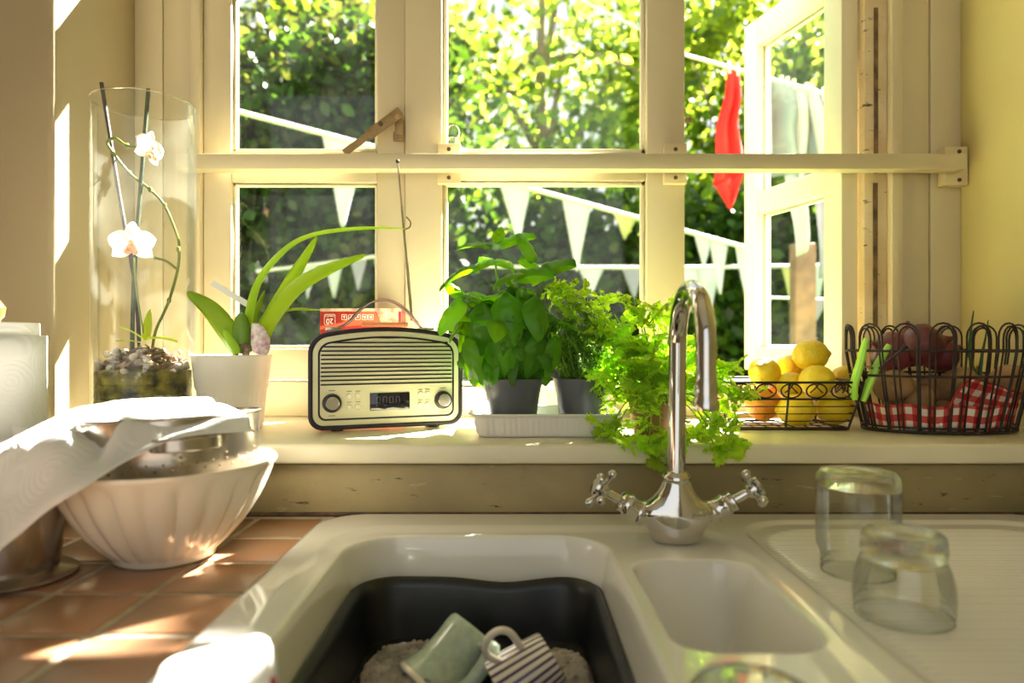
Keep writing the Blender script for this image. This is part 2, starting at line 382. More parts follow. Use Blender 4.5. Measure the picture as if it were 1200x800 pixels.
def gingham():
    m, N, L, b = nt('red_gingham'); b.inputs['Roughness'].default_value = 0.9
    t = N.new('ShaderNodeUVMap'); s = N.new('ShaderNodeSeparateXYZ'); L.new(t.outputs[0], s.inputs[0])
    fs = []
    for ax in ('X','Y'):
        fr = N.new('ShaderNodeMath'); fr.operation = 'FRACT'; L.new(s.outputs[ax], fr.inputs[0])
        gt = N.new('ShaderNodeMath'); gt.operation = 'GREATER_THAN'; gt.inputs[1].default_value = 0.5; L.new(fr.outputs[0], gt.inputs[0]); fs.append(gt)
    ad = N.new('ShaderNodeMath'); ad.operation = 'ADD'; L.new(fs[0].outputs[0], ad.inputs[0]); L.new(fs[1].outputs[0], ad.inputs[1])
    hf = N.new('ShaderNodeMath'); hf.operation = 'MULTIPLY'; hf.inputs[1].default_value = 0.5; L.new(ad.outputs[0], hf.inputs[0])
    cr = N.new('ShaderNodeValToRGB'); cr.color_ramp.interpolation = 'CONSTANT'
    cr.color_ramp.elements[0].position = 0; cr.color_ramp.elements[0].color = (0.80,0.72,0.62,1)
    cr.color_ramp.elements[1].position = 0.3; cr.color_ramp.elements[1].color = (0.62,0.09,0.07,1)
    e = cr.color_ramp.elements.new(0.8); e.color = (0.42,0.015,0.02,1)
    L.new(hf.outputs[0], cr.inputs[0]); L.new(cr.outputs[0], b.inputs['Base Color'])
    return m
M['gingham'] = gingham()
def chipped(m):
    N, L = m.node_tree.nodes, m.node_tree.links; b = N['Principled BSDF']; src = b.inputs['Base Color'].links[0].from_socket
    t = N.new('ShaderNodeTexCoord'); mp = N.new('ShaderNodeMapping'); mp.inputs['Scale'].default_value = (6,6,26); L.new(t.outputs['Object'], mp.inputs['Vector'])
    n1 = N.new('ShaderNodeTexNoise'); n1.inputs['Scale'].default_value = 3.0; n1.inputs['Detail'].default_value = 9; n1.inputs['Roughness'].default_value = .7; L.new(mp.outputs[0], n1.inputs['Vector'])
    c1 = N.new('ShaderNodeValToRGB'); c1.color_ramp.elements[0].position = .62; c1.color_ramp.elements[1].position = .66; L.new(n1.outputs['Fac'], c1.inputs[0])
    x1 = N.new('ShaderNodeMix'); x1.data_type = 'RGBA'; x1.inputs['B'].default_value = (.07,.045,.03,1); L.new(c1.outputs[0], x1.inputs['Factor']); L.new(src, x1.inputs['A'])
    c2 = N.new('ShaderNodeValToRGB'); c2.color_ramp.elements[0].position = .34; c2.color_ramp.elements[1].position = .38; c2.color_ramp.elements[0].color = (1,1,1,1); c2.color_ramp.elements[1].color = (0,0,0,1); L.new(n1.outputs['Fac'], c2.inputs[0])
    x2 = N.new('ShaderNodeMix'); x2.data_type = 'RGBA'; x2.inputs['B'].default_value = (.44,.36,.20,1); L.new(c2.outputs[0], x2.inputs['Factor']); L.new(x1.outputs['Result'], x2.inputs['A'])
    L.new(x2.outputs['Result'], b.inputs['Base Color'])
chipped(M['board']); chipped(M['jamb'])



# ------------------------------------------------------------------ the room
WY = 1.42                                   # plane of the window frame's inner face
XL, XR = -0.786, 0.935                      # window reveal sides
YF = 1.17                                   # face of the wall beside the window
SILL = 0.114; TOP = 1.62
def wb(u): return (u-600)*WY/F
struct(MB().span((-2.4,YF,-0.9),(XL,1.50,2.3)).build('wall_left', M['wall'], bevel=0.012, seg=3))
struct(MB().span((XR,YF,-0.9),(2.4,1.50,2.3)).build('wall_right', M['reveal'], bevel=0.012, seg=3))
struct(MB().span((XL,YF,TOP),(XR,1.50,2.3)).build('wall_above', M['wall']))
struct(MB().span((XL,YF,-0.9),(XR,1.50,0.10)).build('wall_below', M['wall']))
struct(MB().span((-2.45,-2.0,-0.9),(-2.4,1.17,2.3)).build('wall_side', M['wall']))
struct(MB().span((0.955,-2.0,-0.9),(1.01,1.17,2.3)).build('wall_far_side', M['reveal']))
OX, OZ0, OZ1 = 1.75, -0.5, 2.05
bw = MB(); bw.span((-2.45,-2.06,-0.9),(-OX,-2.0,2.3)); bw.span((0.8,-2.06,-0.9),(2.45,-2.0,2.3)); bw.span((-OX,-2.06,-0.9),(0.8,-2.0,OZ0)); bw.span((-OX,-2.06,OZ1),(0.8,-2.0,2.3))
struct(bw.build('wall_back', M['wall']))                    # unseen; its opening behind the camera is added for fill light
struct(MB().span((-2.45,-2.0,2.3),(2.45,1.53,2.4)).build('ceiling', M['ceil']))
struct(MB().span((-2.45,-2.2,-0.95),(2.45,1.53,-0.9)).build('floor', M['floor']))
# painted sill, boxed ledge and old board under it
sill = MB(); sill.span((-2.4,1.035,0.0835),(0.95,WY+0.03,SILL)); struct(sill.build('trim_1', M['sill'], bevel=0.006, seg=3))
brd = MB(); brd.span((-2.4,1.062,-0.04),(0.95,1.16,0.0785)); struct(brd.build('trim_2', M['board'], bevel=0.002))
gap = MB(); gap.span((-2.4,1.068,0.0775),(0.95,1.16,0.085)); struct(gap.build('trim_3', M['darkbrown']))  # strip coloured dark for the shadow gap below the sill
cv = MB(); cv.tube([(-2.4,1.062,0.001),(0.95,1.062,0.001)], 0.004, 8); struct(cv.build('trim_4', M['darkbrown']))

# window frame: jambs, posts, head, bottom rail
T0, T1 = WY, 1.49
trims = 5
def fbox(x0,x1,z0,z1,y0=T0,y1=T1,mat='frame',bev=0.003):
    global trims
    o = MB().span((x0,y0,z0),(x1,y1,z1)).build('trim_%d'%trims, M[mat], bevel=bev); trims += 1
    return struct(o)
ZB = SILL                                    # bottom of the frame
fbox(XL, wb(190), ZB, TOP)                                   # boards beside the left casement
fbox(wb(190.6), wb(225), ZB, TOP, T0+0.002)
fbox(wb(225), wb(236.5), ZB, TOP, T0-0.010)                  # stop bead
fbox(wb(475), wb(518), ZB, TOP, T0-0.004)                    # post
fbox(wb(757.5), wb(802), ZB, TOP, T0-0.004)                  # post
fbox(wb(1014), wb(1041), ZB, TOP, T0+0.004, 1.49, 'jamb', 0.002)
fbox(wb(1041), wb(1054), ZB, TOP, T0-0.014)
fbox(wb(1054), wb(1090), ZB, TOP, T0+0.003)
fbox(wb(1090.6), XR, ZB, TOP)
fbox(wb(236.5), wb(475), ZB, 0.187, T0+0.0, 1.52)            # bottom rails
fbox(wb(518), wb(757.5), ZB, 0.172, T0+0.0, 1.52)
fbox(wb(802), wb(1014), ZB, 0.187, T0+0.0, 1.52)
fbox(wb(236.5), wb(475), 1.098, 1.125); fbox(wb(518), wb(757.5), 1.098, 1.125); fbox(wb(802), wb(1014), 1.170, 1.195)   # head rail
fbox(wb(236.5), wb(475), 1.56, TOP); fbox(wb(518), wb(757.5), 1.56, TOP); fbox(wb(802), wb(1014), 1.56, TOP)
# draught strips in the weathered jamb
ds = MB(); ds.span((wb(1025),T0+0.001,0.62),(wb(1029.5),T0+0.006,0.965)); struct(ds.build('trim_%d'%trims, M['strip'])); trims += 1
ds = MB(); ds.span((wb(1024),T0+0.001,0.30),(wb(1029),T0+0.006,0.60)); struct(ds.build('trim_%d'%trims, M['strip'])); trims += 1
hp = MB(); hp.span((wb(1019),T0-0.001,0.20),(wb(1036),T0+0.005,0.272)); struct(hp.build('trim_%d'%trims, M['brass'], bevel=0.001)); trims += 1

def window(name, loc, rz, parts):
    o = bpy.data.objects.new(name, None); C.objects.link(o); o.location = loc; o.rotation_euler = (0,0,rz); o['kind'] = 'structure'
    WM[o.name] = Matrix.Translation(Vector(loc)) @ Matrix.Rotation(rz,4,'Z'); return o
def sash(w, W, z0, z1, mid0, mid1, st, bot, top, mat):
    """casement in local coordinates: x from 0 to W, y thickness 0..0.04"""
    D = 0.042
    MB().span((0,0,z0),(st,D,z1)).build('stile', M[mat], w, bevel=0.003, local=True)
    MB().span((W-st,0,z0),(W,D,z1)).build('stile', M[mat], w, bevel=0.003, local=True)
    MB().span((st,0.001,z0),(W-st,D-0.001,bot)).build('rail', M[mat], w, bevel=0.003, local=True)
    MB().span((st,0.001,mid0),(W-st,D-0.001,mid1)).build('rail', M[mat], w, bevel=0.003, local=True)
    MB().span((st,0.001,top),(W-st,D-0.001,z1)).build('rail', M[mat], w, bevel=0.003, local=True)
    for a, b in ((bot,mid0),(mid1,top)):
        MB().span((st,0.020,a),(W-st,0.0225,b)).build('pane', M['pane'], w, local=True)
        bd = 0.007
        m = MB(); m.span((st,0.010,a),(st+bd,0.020,b)); m.span((W-st-bd,0.010,a),(W-st,0.020,b)); m.span((st,0.010,a),(W-st,0.020,a+bd)); m.span((st,0.010,b-bd),(W-st,0.020,b))
        m.build('glazing_bead', M['casement'], w, bevel=0.002, local=True)
# window_1: left casement, shut
x0, x1 = wb(237.2), wb(474.5)
w1 = window('window_1', (x0,WY+0.004,0), 0, None)
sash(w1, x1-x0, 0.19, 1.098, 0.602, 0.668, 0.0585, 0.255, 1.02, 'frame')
# its catch: tan handle and keeper
h = MB(); a, b = P(468,132,WY-0.022), P(405,178,WY-0.024); d = (b-a).normalized()
R = Matrix((d, Vector((0,-1,0)), d.cross(Vector((0,-1,0))))).transposed()
h.box(a*0.72+b*0.28, ((b-a).length*0.62,0.007,0.022), R); h.box(a*0.28+b*0.72, ((b-a).length*0.62,0.006,0.015), R)
hd = h.build('catch_handle', M['brass'], w1, bevel=0.0025)
kb = MB(); kb.box(P(468,150,WY-0.006), (0.016,0.018,0.034)); kb.box(P(467,160,WY-0.010), (0.022,0.006,0.02)); kb.tube([P(468,138,WY-0.004),P(466,136,WY-0.03)],0.006,10)
kb.build('catch_keeper', M['brass'], w1, bevel=0.002)
MB().tube([P(446,145,WY-0.024),P(446,145,WY-0.03)],0.005,12).build('screw', M['screw'], w1)
# window_2: fixed light
w2 = window('window_2', (wb(518),WY+0.006,0), 0, None)
W2 = wb(757.5)-wb(518)
MB().span((0,0,0.606),(W2,0.05,0.664)).build('rail', M['frame'], w2, bevel=0.003, local=True)
for a, b in ((0.176,0.606),(0.664,1.10)):
    MB().span((0,0.02,a),(W2,0.0225,b)).build('pane', M['pane'], w2, local=True)
    bd = 0.010; m = MB(); m.span((0,0.006,a),(bd,0.02,b)); m.span((W2-bd,0.006,a),(W2,0.02,b)); m.span((0,0.006,a),(W2,0.02,a+bd)); m.span((0,0.006,b-bd),(W2,0.02,b))
    m.build('glazing_bead', M['casement'], w2, bevel=0.002, local=True)
# window_3: right casement, swung open to the garden
hx, hy = wb(1012), WY+0.022
fx, fy = 0.640, 1.775
ang = math.atan2(fy-hy, fx-hx); W3 = math.hypot(fx-hx, fy-hy)
w3 = window('window_3', (hx,hy,0), ang, None)
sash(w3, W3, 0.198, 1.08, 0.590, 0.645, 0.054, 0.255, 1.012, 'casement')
st_ = MB(); st_.tube([P(805,140,1.40),P(808,141,1.385)],0.006,8); st_.build('latch_pin', M['brass'], w3, bevel=0.001)
# lights above the head rail
for n, (a, b) in enumerate(((wb(236.5),wb(475)),(wb(518),wb(757.5)),(wb(802),wb(1014)))):
    w = window('window_%d'%(4+n), (a,WY+0.02,0), 0, None)
    MB().span((0,0.02,1.125 if n < 2 else 1.195),(b-a,0.0225,1.56)).build('pane', M['pane'], w, local=True)

# painted bar across the window with its brackets
bar = thing('window_bar', 'cream painted wooden bar running across all three windows', 'bar', (0.0,1.36,0.629))
MB().span((wb(222),1.36,0.6135),(0.905,1.394,0.6445)).build('rod', M['frame'], bar, bevel=0.002)
for u in (527, 789):
    for z in (0.664, 0.606):
        x = wb(u); pl = MB().span((x-0.0235,1.400,z-0.012),(x+0.0235,1.4155,z+0.012)).build('bracket', M['bracket'], bar, bevel=0.0015)
        MB().tube([(x,1.4005,z),(x,1.3985,z)],0.0042,12).build('screw', M['screw'], pl)
pl = MB().span((0.884,1.395,0.590),(0.932,1.4185,0.668)).build('bracket', M['bracket'], bar, bevel=0.0015)
for z in (0.658,0.600): MB().tube([(0.914,1.3955,z),(0.914,1.3935,z)],0.0042,12).build('screw', M['screw'], pl)

# ------------------------------------------------------------------ tiled worktop
wt = thing('worktop', 'terracotta tiled worktop with pale grout beside the sink', 'worktop', (-0.8,0.7,-0.9))
MB().span((-2.39,0.40,-0.045),(-0.275,1.06,-0.0018)).build('grout_bed', M['grout'], wt)
MB().span((-2.39,0.42,-0.89),(-0.30,1.06,-0.046)).build('cabinet_body', M['frame'], wt)
S = 0.104; tm = MB().box((0,0,-0.0045),(S-0.0088,S-0.0088,0.009)).mesh('tile', M['tile'], bevel=0.0025, seg=3)
for i in range(12):
    for j in range(7):
        x = -0.284-S*(i+0.5); y = 0.941+S*0.5 - S*j
        inst('tile', tm, wt, Matrix.Translation((x+random.uniform(-.0007,.0007),y+random.uniform(-.0007,.0007),random.uniform(-.0008,.0004))) @ Matrix.Rotation(random.uniform(-.008,.008),4,'Z') @ Matrix.Rotation(PI/2*random.randrange(4),4,'Z'))

# ------------------------------------------------------------------ ceramic sink
def sdf(X, Y, x0, x1, y0, y1, r):
    cx, cy = (x0+x1)/2, (y0+y1)/2
    qx = np.abs(X-cx)-(x1-x0)/2+r; qy = np.abs(Y-cy)-(y1-y0)/2+r
    return np.minimum(np.maximum(qx,qy),0)+np.sqrt(np.maximum(qx,0)**2+np.maximum(qy,0)**2)-r
def smooth(t): t = np.clip(t,0,1); return t*t*(3-2*t)
SX0, SX1, SY0, SY1 = -0.292, 0.83, 0.42, 1.056
MBX = (-0.218,0.127,0.45,0.945); HBX = (0.142,0.284,0.587,0.842)
def sink_z(X, Y):
    z = np.full_like(X, 0.006)
    d = sdf(X,Y,SX0,SX1,SY0,SY1,0.075); z -= 0.012*smooth((d+0.012)/0.012)**1.5
    z -= 0.0045*smooth(-sdf(X,Y,0.318,0.79,0.46,1.012,0.09)/0.012)                      # drainer tray
    z -= 0.004*smooth(-sdf(X,Y,-0.25,0.30,0.44,0.985,0.08)/0.03)
    dr = -sdf(X,Y,0.335,0.765,0.47,0.985,0.09)
    z += 0.0016*np.sin(2*np.pi*Y/0.0105)*smooth((dr)/0.02)                               # ribs
    z -= 0.19*smooth(-sdf(X,Y,*MBX,0.075)/0.036)
    z -= 0.115*smooth(-sdf(X,Y,*HBX,0.04)/0.030)
    return z
xs = np.concatenate([np.arange(SX0-0.001,0.33,0.0032), np.arange(0.33,SX1+0.003,0.006)]); ys = np.arange(SY0-0.001,SY1+0.0021,0.0019)
GX, GY = np.meshgrid(xs, ys); GZ = sink_z(GX, GY); SD = sdf(GX,GY,SX0,SX1,SY0,SY1,0.075)
nx, ny = len(xs), len(ys)
idx = np.arange(nx*ny).reshape(ny,nx)
q = np.stack([idx[:-1,:-1],idx[:-1,1:],idx[1:,1:],idx[1:,:-1]],-1).reshape(-1,4)
keep = (SD.reshape(-1)[q] < 0.0025).all(1); q = q[keep]
used = np.unique(q); remap = np.full(nx*ny,-1); remap[used] = np.arange(len(used))
co = np.stack([GX,GY,GZ],-1).reshape(-1,3)[used]
sink = thing('kitchen_sink', 'off-white ceramic sink with big basin, half basin and ribbed drainer', 'sink', (0.25,0.74,-0.2))
me = bpy.data.meshes.new('sink_top'); me.from_pydata((co-np.array([0.25,0.74,-0.2])).tolist(), [], remap[q].tolist())
me.polygons.foreach_set('use_smooth',[True]*len(me.polygons)); me.materials.append(M['sink'])
so = bpy.data.objects.new('sink_top', me); C.objects.link(so); so.parent = sink; WM[so.name] = WM[sink.name]
md = so.modifiers.new('thickness','SOLIDIFY'); md.thickness = 0.006; md.offset = -1
dr = MB(); dr.lathe([(0.0,0),(0.024,0),(0.026,0.003),(0.028,0.003),(0.029,0.0)],24,(0.212,0.72,-0.112)); dr.build('drain', M['chrome'], sink)
cb = MB(); cb.span((-0.29,0.44,-0.89),(0.9,1.05,-0.22)); cb.build('cabinet', M['frame'], sink)
wr = thing('worktop_end', 'dark wooden worktop end beyond the ribbed drainer', 'worktop', (0.90,0.7,-0.9))
MB().span((0.70,0.90,-0.06),(0.95,1.06,-0.009)).build('surface', M['darkbrown'], wr); MB().span((0.845,0.40,-0.06),(0.95,0.90,-0.009)).build('surface_front', M['darkbrown'], wr)
MB().span((0.90,0.42,-0.89),(0.95,1.06,-0.061)).build('cabinet_body', M['frame'], wr)

# ------------------------------------------------------------------ mixer tap
FX, FY = 0.220, 0.915
tap = thing('mixer_tap', 'chrome swan-neck mixer tap with two cross handles behind the half basin', 'tap', (FX,FY,0.004))
def ell(rx, ry, z, n=40, p=2.4):
    L = []
    for k in range(n):
        a = 2*PI*k/n; c, s_ = math.cos(a), math.sin(a)
        L.append(Vector((FX+rx*math.copysign(abs(c)**(2/p),c), FY+ry*math.copysign(abs(s_)**(2/p),s_), z)))
    return L
prof = [(.029,.022,.004),(.032,.024,.006),(.036,.025,.016),(.044,.0265,.028),(.053,.027,.038),(.056,.0265,.044),(.052,.0255,.050),(.041,.0245,.055),(.031,.0235,.062),(.0245,.0215,.070),(.0205,.0195,.078),(.0185,.0180,.083)]
MB().loft([ell(*p) for p in prof]).build('body', M['chrome'], tap, angle=60)
MB().lathe([(.0165,.080),(.0185,.082),(.0195,.087),(.0185,.0915),(.016,.094),(.0145,.096)],32,(FX,FY,0)).build('collar', M['chrome'], tap)
R0 = 0.072; zc = 0.262; rs = 0.0118
pts = [(FX,FY,0.09),(FX+.001,FY,0.16)] + [(FX+.002-.003*k/24, FY-R0+R0*math.cos(PI*k/24), zc+R0*math.sin(PI*k/24)) for k in range(0,25)] + [(FX-.001,FY-2*R0,0.222)]
MB().tube(spline(pts,3), rs, 24).build('spout', M['chrome'], tap)
MB().lathe([(.0118,.228),(.0128,.224),(.0132,.214),(.0128,.206),(.0145,.203),(.0150,.197),(.0145,.193),(.0125,.1925),(.010,.193)],32,(FX-.001,FY-2*R0,0)).build('nozzle', M['chrome'], tap)
for s in (-1, 1):
    d = Vector((s*0.84,-0.10,0.52)).normalized(); o = Vector((FX+s*0.043, FY, 0.038))
    Mr = d.to_track_quat('Z','Y').to_matrix()
    v = MB(); v.lathe([(.0001,0),(.0165,0),(.0175,.004),(.0175,.009),(.0155,.011),(.0150,.014),(.0150,.022),(.0160,.024),(.0160,.027),(.0130,.030),(.0125,.034),(.0135,.035),(.0135,.038),(.010,.0405),(.0001,.0405)],28,o,Mr)
    va = v.build('valve', M['chrome'], tap)
    st = MB(); st.lathe([(.0001,.038),(.0068,.038),(.0062,.046),(.0062,.058),(.0085,.060),(.0105,.064),(.0105,.071),(.0080,.074),(.0001,.075)],24,o,Mr)
    st.build('stem', M['chrome'], va)
    hc = o + d*0.0665
    cap = MB(); cap.lathe([(.0001,.0735),(.0125,.0735),(.0135,.0755),(.0125,.0790),(.0001,.0800)],28,o,Mr); cap.build('cap', M['chrome'], va)
    for k in range(4):
        a = PI/4*0.55*s + k*PI/2; dd = Mr @ Vector((math.cos(a), math.sin(a), 0.12))
        arm = MB(); arm.tube([hc+dd*t for t in (0.006,0.012,0.018,0.022,0.025,0.0285,0.031,0.0325)], [.0045,.0036,.0036,.0042,.0058,.0062,.0050,.0022], 14)
        arm.build('handle_arm', M['chrome'], va)

# ------------------------------------------------------------------ washing-up bowl, water, cups
wbz = -0.047
wbw = thing('washing_up_bowl', 'black plastic washing-up bowl sitting in the big basin', 'bowl', (-0.045,0.73,-0.175))
B = (-0.204,0.114,0.555,0.915)
def dense(L, k=6):
    o = []
    for i in range(len(L)):
        a, b = L[i], L[(i+1)%len(L)]
        m = k if (b-a).length > 0.03 else 1
        o += [a.lerp(b,t/m) for t in range(m)]
    return o
def wl2(off,z,r): 
    L = dense(rrect(B[0]+off,B[1]-off,B[2]+off,B[3]-off,r,z,8),14); out = []
    for p in L:
        g = math.exp(-((p.x+0.01)/0.05)**2) if p.y > 0.85 else 0
        out.append(Vector((p.x, p.y-0.005*g, p.z-(0.006*g if z > -0.07 else 0))))
    return out
loops = [wl2(0.004,-0.058,.045), wl2(-0.002,-0.056,.048), wl2(0.0,wbz,.050), wl2(0.004,wbz+.003,.049), wl2(0.009,wbz,.048), wl2(0.012,-0.056,.046), wl2(0.018,-0.10,.044), wl2(0.030,-0.165,.04), wl2(0.045,-0.172,.035)]
MB().loft(loops[1:], cap0=False).build('shell', M['blackplastic'], wbw, angle=50, solid=0.002)
wz = -0.118
wa = MB().add([Vector((p.x,p.y,wz)) for p in wl2(0.0225,wz,.043)], [tuple(range(len(wl2(0.0225,wz,.043))))])
wa.build('dishwater', M['water'], None, origin=(-0.045,0.73,wz)); tag(bpy.data.objects['dishwater'], 'murky soapy dishwater filling the black washing-up bowl', 'water', kind='stuff')
# foam as a lumpy sheet of bubbles
fm = MB()
def foamz(x, y):
    e1 = 1-math.hypot((x+.105)/.075,(y-.80)/.085); e2 = 1-math.hypot((x-.060)/.036,(y-.79)/.075); e = max(e1,e2)*4
    return wz - 0.006 + 0.022*max(0,min(1,e))**0.5*(0.78+0.22*math.sin(37*x+2)*math.sin(31*y))+0.0015*math.sin(311*x)*math.sin(287*y)
fm.grid(lambda a,b: (-0.176+0.268*a, 0.60+0.284*b, foamz(-0.176+0.268*a,0.60+0.284*b)), 80, 80)
for k in range(240):
    x, y = random.uniform(-.165,.082), random.uniform(.74,.882); r = random.uniform(.0012,.0035)
    if foamz(x,y) > wz: fm.ball((x,y,foamz(x,y)), r, 8)
tag(fm.build('soap_foam', M['foam'], None, origin=(-0.04,0.74,wz)), 'greyish soap foam floating in the washing-up bowl', 'foam', kind='stuff')
# green mug
def axis(a, b): return (Vector(b)-Vector(a)).normalized().to_track_quat('Z','Y').to_matrix()
a, b = P(513,797,0.785), P(556,737,0.812); d = (b-a).normalized(); Lg = (b-a).length+0.014
a = b - d*Lg
mug = thing('green_mug', 'speckled green flared mug lying rim-down in the suds', 'mug', a)
Mr = axis(a,b)
MB().lathe([(.0001,Lg-.006),(.031,Lg-.006),(.0295,Lg-.02),(.032,.04),(.041,.004),(.0425,.001),(.045,0),(.0455,.002),(.044,.006),(.036,.03),(.0335,.055),(.0335,Lg-.012),(.0325,Lg-.004),(.030,Lg),(.0001,Lg-.001)],48,a,Mr).build('body', M['greenmug'], mug)
MB().lathe([(.0405,.003),(.0425,-.0005),(.0455,-.001),(.0468,.001),(.0468,.003),(.0445,.006)],48,a,Mr).build('rim', M['cream'], mug)
side = Mr @ Vector((1,0,0)); tgt = Vector((0.75,-0.55,0.35)); side = (tgt - d*tgt.dot(d)).normalized()
hp_ = spline([a+d*.018+side*.040, a+d*.03+side*.052, a+d*.055+side*.0545, a+d*.078+side*.048, a+d*(Lg-.012)+side*.030], 6)
MB().tube(hp_, .0058, 10, flat=1.5).build('handle', M['greenmug'], mug)
# striped cup
a2, b2 = P(588,812,0.755), P(645,772,0.768); d2 = (b2-a2).normalized(); L2 = (b2-a2).length+0.004
Mr2 = axis(a2,b2)
cup = thing('striped_cup', 'cream cup with thin dark purple stripes tipped over in the suds', 'cup', a2)
cm = MB().lathe([(.0001,L2-.004),(.028,L2-.004),(.036,.01),(.0385,0),(.0395,0),(.0380,.012),(.0345,L2*.6),(.031,L2-.003),(.029,L2),(.0001,L2-.0005)],48).mesh('body', M['stripecup'])
inst('body', cm, cup, Matrix.Translation(a2) @ Mr2.to_4x4())
t2 = Vector((-0.35,-0.25,0.9)); sd2 = (t2-d2*t2.dot(d2)).normalized()
hq = spline([a2+d2*.016+sd2*.036, a2+d2*.008+sd2*.052, a2+d2*.014+sd2*.066, a2+d2*.030+sd2*.069, a2+d2*.041+sd2*.058, a2+d2*.043+sd2*.034], 6)
MB().tube(hq, .0042, 10).build('handle', M['cream'], cup)

# ------------------------------------------------------------------ glasses on the drainer
def drainz(x,y): return float(sink_z(np.array([x]),np.array([y]))[0])
jx, jy = 0.400, 0.79; z0 = 0.0028
jar = thing('glass_jar', 'tall clear glass jar standing upside down on the drainer', 'jar', (jx,jy,z0))
H = 0.118
MB().lathe([(.0385,.0),(.0395,.002),(.0400,.006),(.0388,.009),(.0400,.012),(.0388,.015),(.0400,.019),(.0410,.024),(.0445,.031),(.0452,.038),(.0452,H-.018)],64,(jx,jy,z0),caps=False).build('wall', M['thin'], jar)
MB().lathe([(.0452,H-.018),(.0450,H-.012),(.0440,H-.006),(.0400,H-.001),(.034,H),(.028,H-.003),(.0001,H-.004),(.0001,H-.011),(.033,H-.012),(.0405,H-.017),(.0452,H-.018)],64,(jx,jy,z0),caps=False).build('thick_base', M['clear'], jar)
MB().tube([(jx+.0385*math.cos(2*PI*k/48),jy+.0385*math.sin(2*PI*k/48),z0+.0015) for k in range(48)],.0015,6,closed=True).build('rim', M['clear'], jar)
tx, ty = 0.381, 0.665; H = 0.083
tum = thing('glass_tumbler', 'squat clear glass tumbler upside down with thick ridged base', 'glass', (tx,ty,z0))
MB().lathe([(.0425,.0),(.0440,.008),(.0450,.022),(.0438,.036),(.0408,.048),(.0378,.0555)],64,(tx,ty,z0),caps=False).build('wall', M['thin'], tum)
MB().lathe([(.0378,.0555),(.0360,.0585),(.0375,.061),(.0382,.066),(.0378,.074),(.0365,.080),(.033,H),(.027,H-.0005),(.022,H-.004),(.0001,H-.006),(.0001,H-.020),(.020,H-.020),(.031,H-.024),(.0378,.0555)],64,(tx,ty,z0),caps=False).build('thick_base', M['clear'], tum)
MB().tube([(tx+.0425*math.cos(2*PI*k/48),ty+.0425*math.sin(2*PI*k/48),z0+.0013) for k in range(48)],.0012,6,closed=True).build('rim', M['clear'], tum)
dx, dy = 0.168, 0.475
dsh = thing('glass_dish', 'low clear glass dish upside down on the front edge of the sink', 'dish', (dx,dy,0.004))
MB().lathe([(.049,0),(.052,0),(.0525,.003),(.048,.014),(.040,.024),(.028,.028),(.0001,.027),(.0001,.0235),(.027,.0245),(.037,.021),(.045,.012),(.0487,.001)],56,(dx,dy,0.0045)).build('vessel', M['clear'], dsh)

# ------------------------------------------------------------------ white board at the corner of the sink
bo = thing('cutting_board', 'white plastic board with rounded corner lying over the sink edge', 'board', P(230,830,0.5))
m = MB()
pA, pB, pC, pD = P(160,860,0.47), P(193,775,0.52), P(316,742,0.52), P(322,840,0.47)
def bil(s_, t): return (pA.lerp(pD,s_)).lerp(pB.lerp(pC,s_),t)
rr = [bil(p.x,p.y) for p in rrect(0,1,0,1,0.16,0,8)]
nrm = (pD-pA).cross(pB-pA).normalized()
m.loft([[p-nrm*0.004 for p in rr],[p+nrm*0.004 for p in rr]]); m.build('slab', M['boardwhite'], bo, bevel=0.0015)
e = MB(); e.tube([bil(1.0,-.2)+nrm*.001, bil(1.0,0.1)+nrm*.001, bil(1.0,0.42)+nrm*.001], 0.0030, 8); e.build('red_trim', M['boxred'], bo)

# ------------------------------------------------------------------ fluted bowl with colander
bx, by = -0.437, 0.862
bowl = thing('mixing_bowl', 'large cream ceramic bowl with fluted sides on the tiles', 'bowl', (bx,by,0))
def flute(r, z, a, i):
    if 4 <= i <= 13:
        k = min(1, (13-i)/3.0, (i-3)/3.0); c = abs(math.cos(a*11))
        return r - 0.0065*k*(1-c**0.7)*1.0
    return r
pr = [(.048,0.0),(.056,0.0),(.060,.003),(.0605,.008),(.066,.012),(.079,.024),(.092,.039),(.103,.055),(.112,.070),(.119,.084),(.1235,.095),(.1265,.103),(.1285,.108),(.130,.1125),(.1325,.116),(.1335,.119),(.132,.1215),(.1285,.1205),(.122,.105),(.113,.085),(.095,.055),(.070,.025),(.045,.012),(.0001,.010)]
MB().lathe(pr, 208, (bx,by,0), None, flute).build('body', M['cream'], bowl, angle=50)
col_ = thing('colander', 'stainless steel colander with flat loop handle nested in the fluted bowl', 'colander', (bx+.012,by+.006,0.02))
cx, cy = bx+.012, by+.006
tilt = Matrix.Rotation(math.radians(-2.0),3,'X') @ Matrix.Rotation(math.radians(-3.0),3,'Y')
MB().lathe([(.0001,.016),(.05,.018),(.085,.050),(.096,.085),(.1005,.125),(.1025,.173),(.1050,.178),(.1062,.1765),(.1052,.1745),(.1040,.174),(.1020,.125),(.0975,.084),(.0865,.048),(.05,.0165),(.0001,.0145)],96,(cx,cy,0),tilt).build('body', M['steel'], col_)
pf = MB()
for row, (r, z) in enumerate(((.1008,.124),(.1000,.117),(.1012,.131))):
    for k in range(36):
        if row == 2 and k % 3: continue
        a = 2*PI*(k+0.5*(row%2))/36; dd = Vector((math.cos(a),math.sin(a),-.12)); p = Vector((cx,cy,0))+tilt@Vector((r*math.cos(a)*1.004,r*math.sin(a)*1.004,z))
        pf.ball(p, .0019, 8)
po = pf.build('hole_light_dots', M['brass'], col_); po['kind'] = 'stuff'  # tan beads drawn as light showing through the holes
hh = []
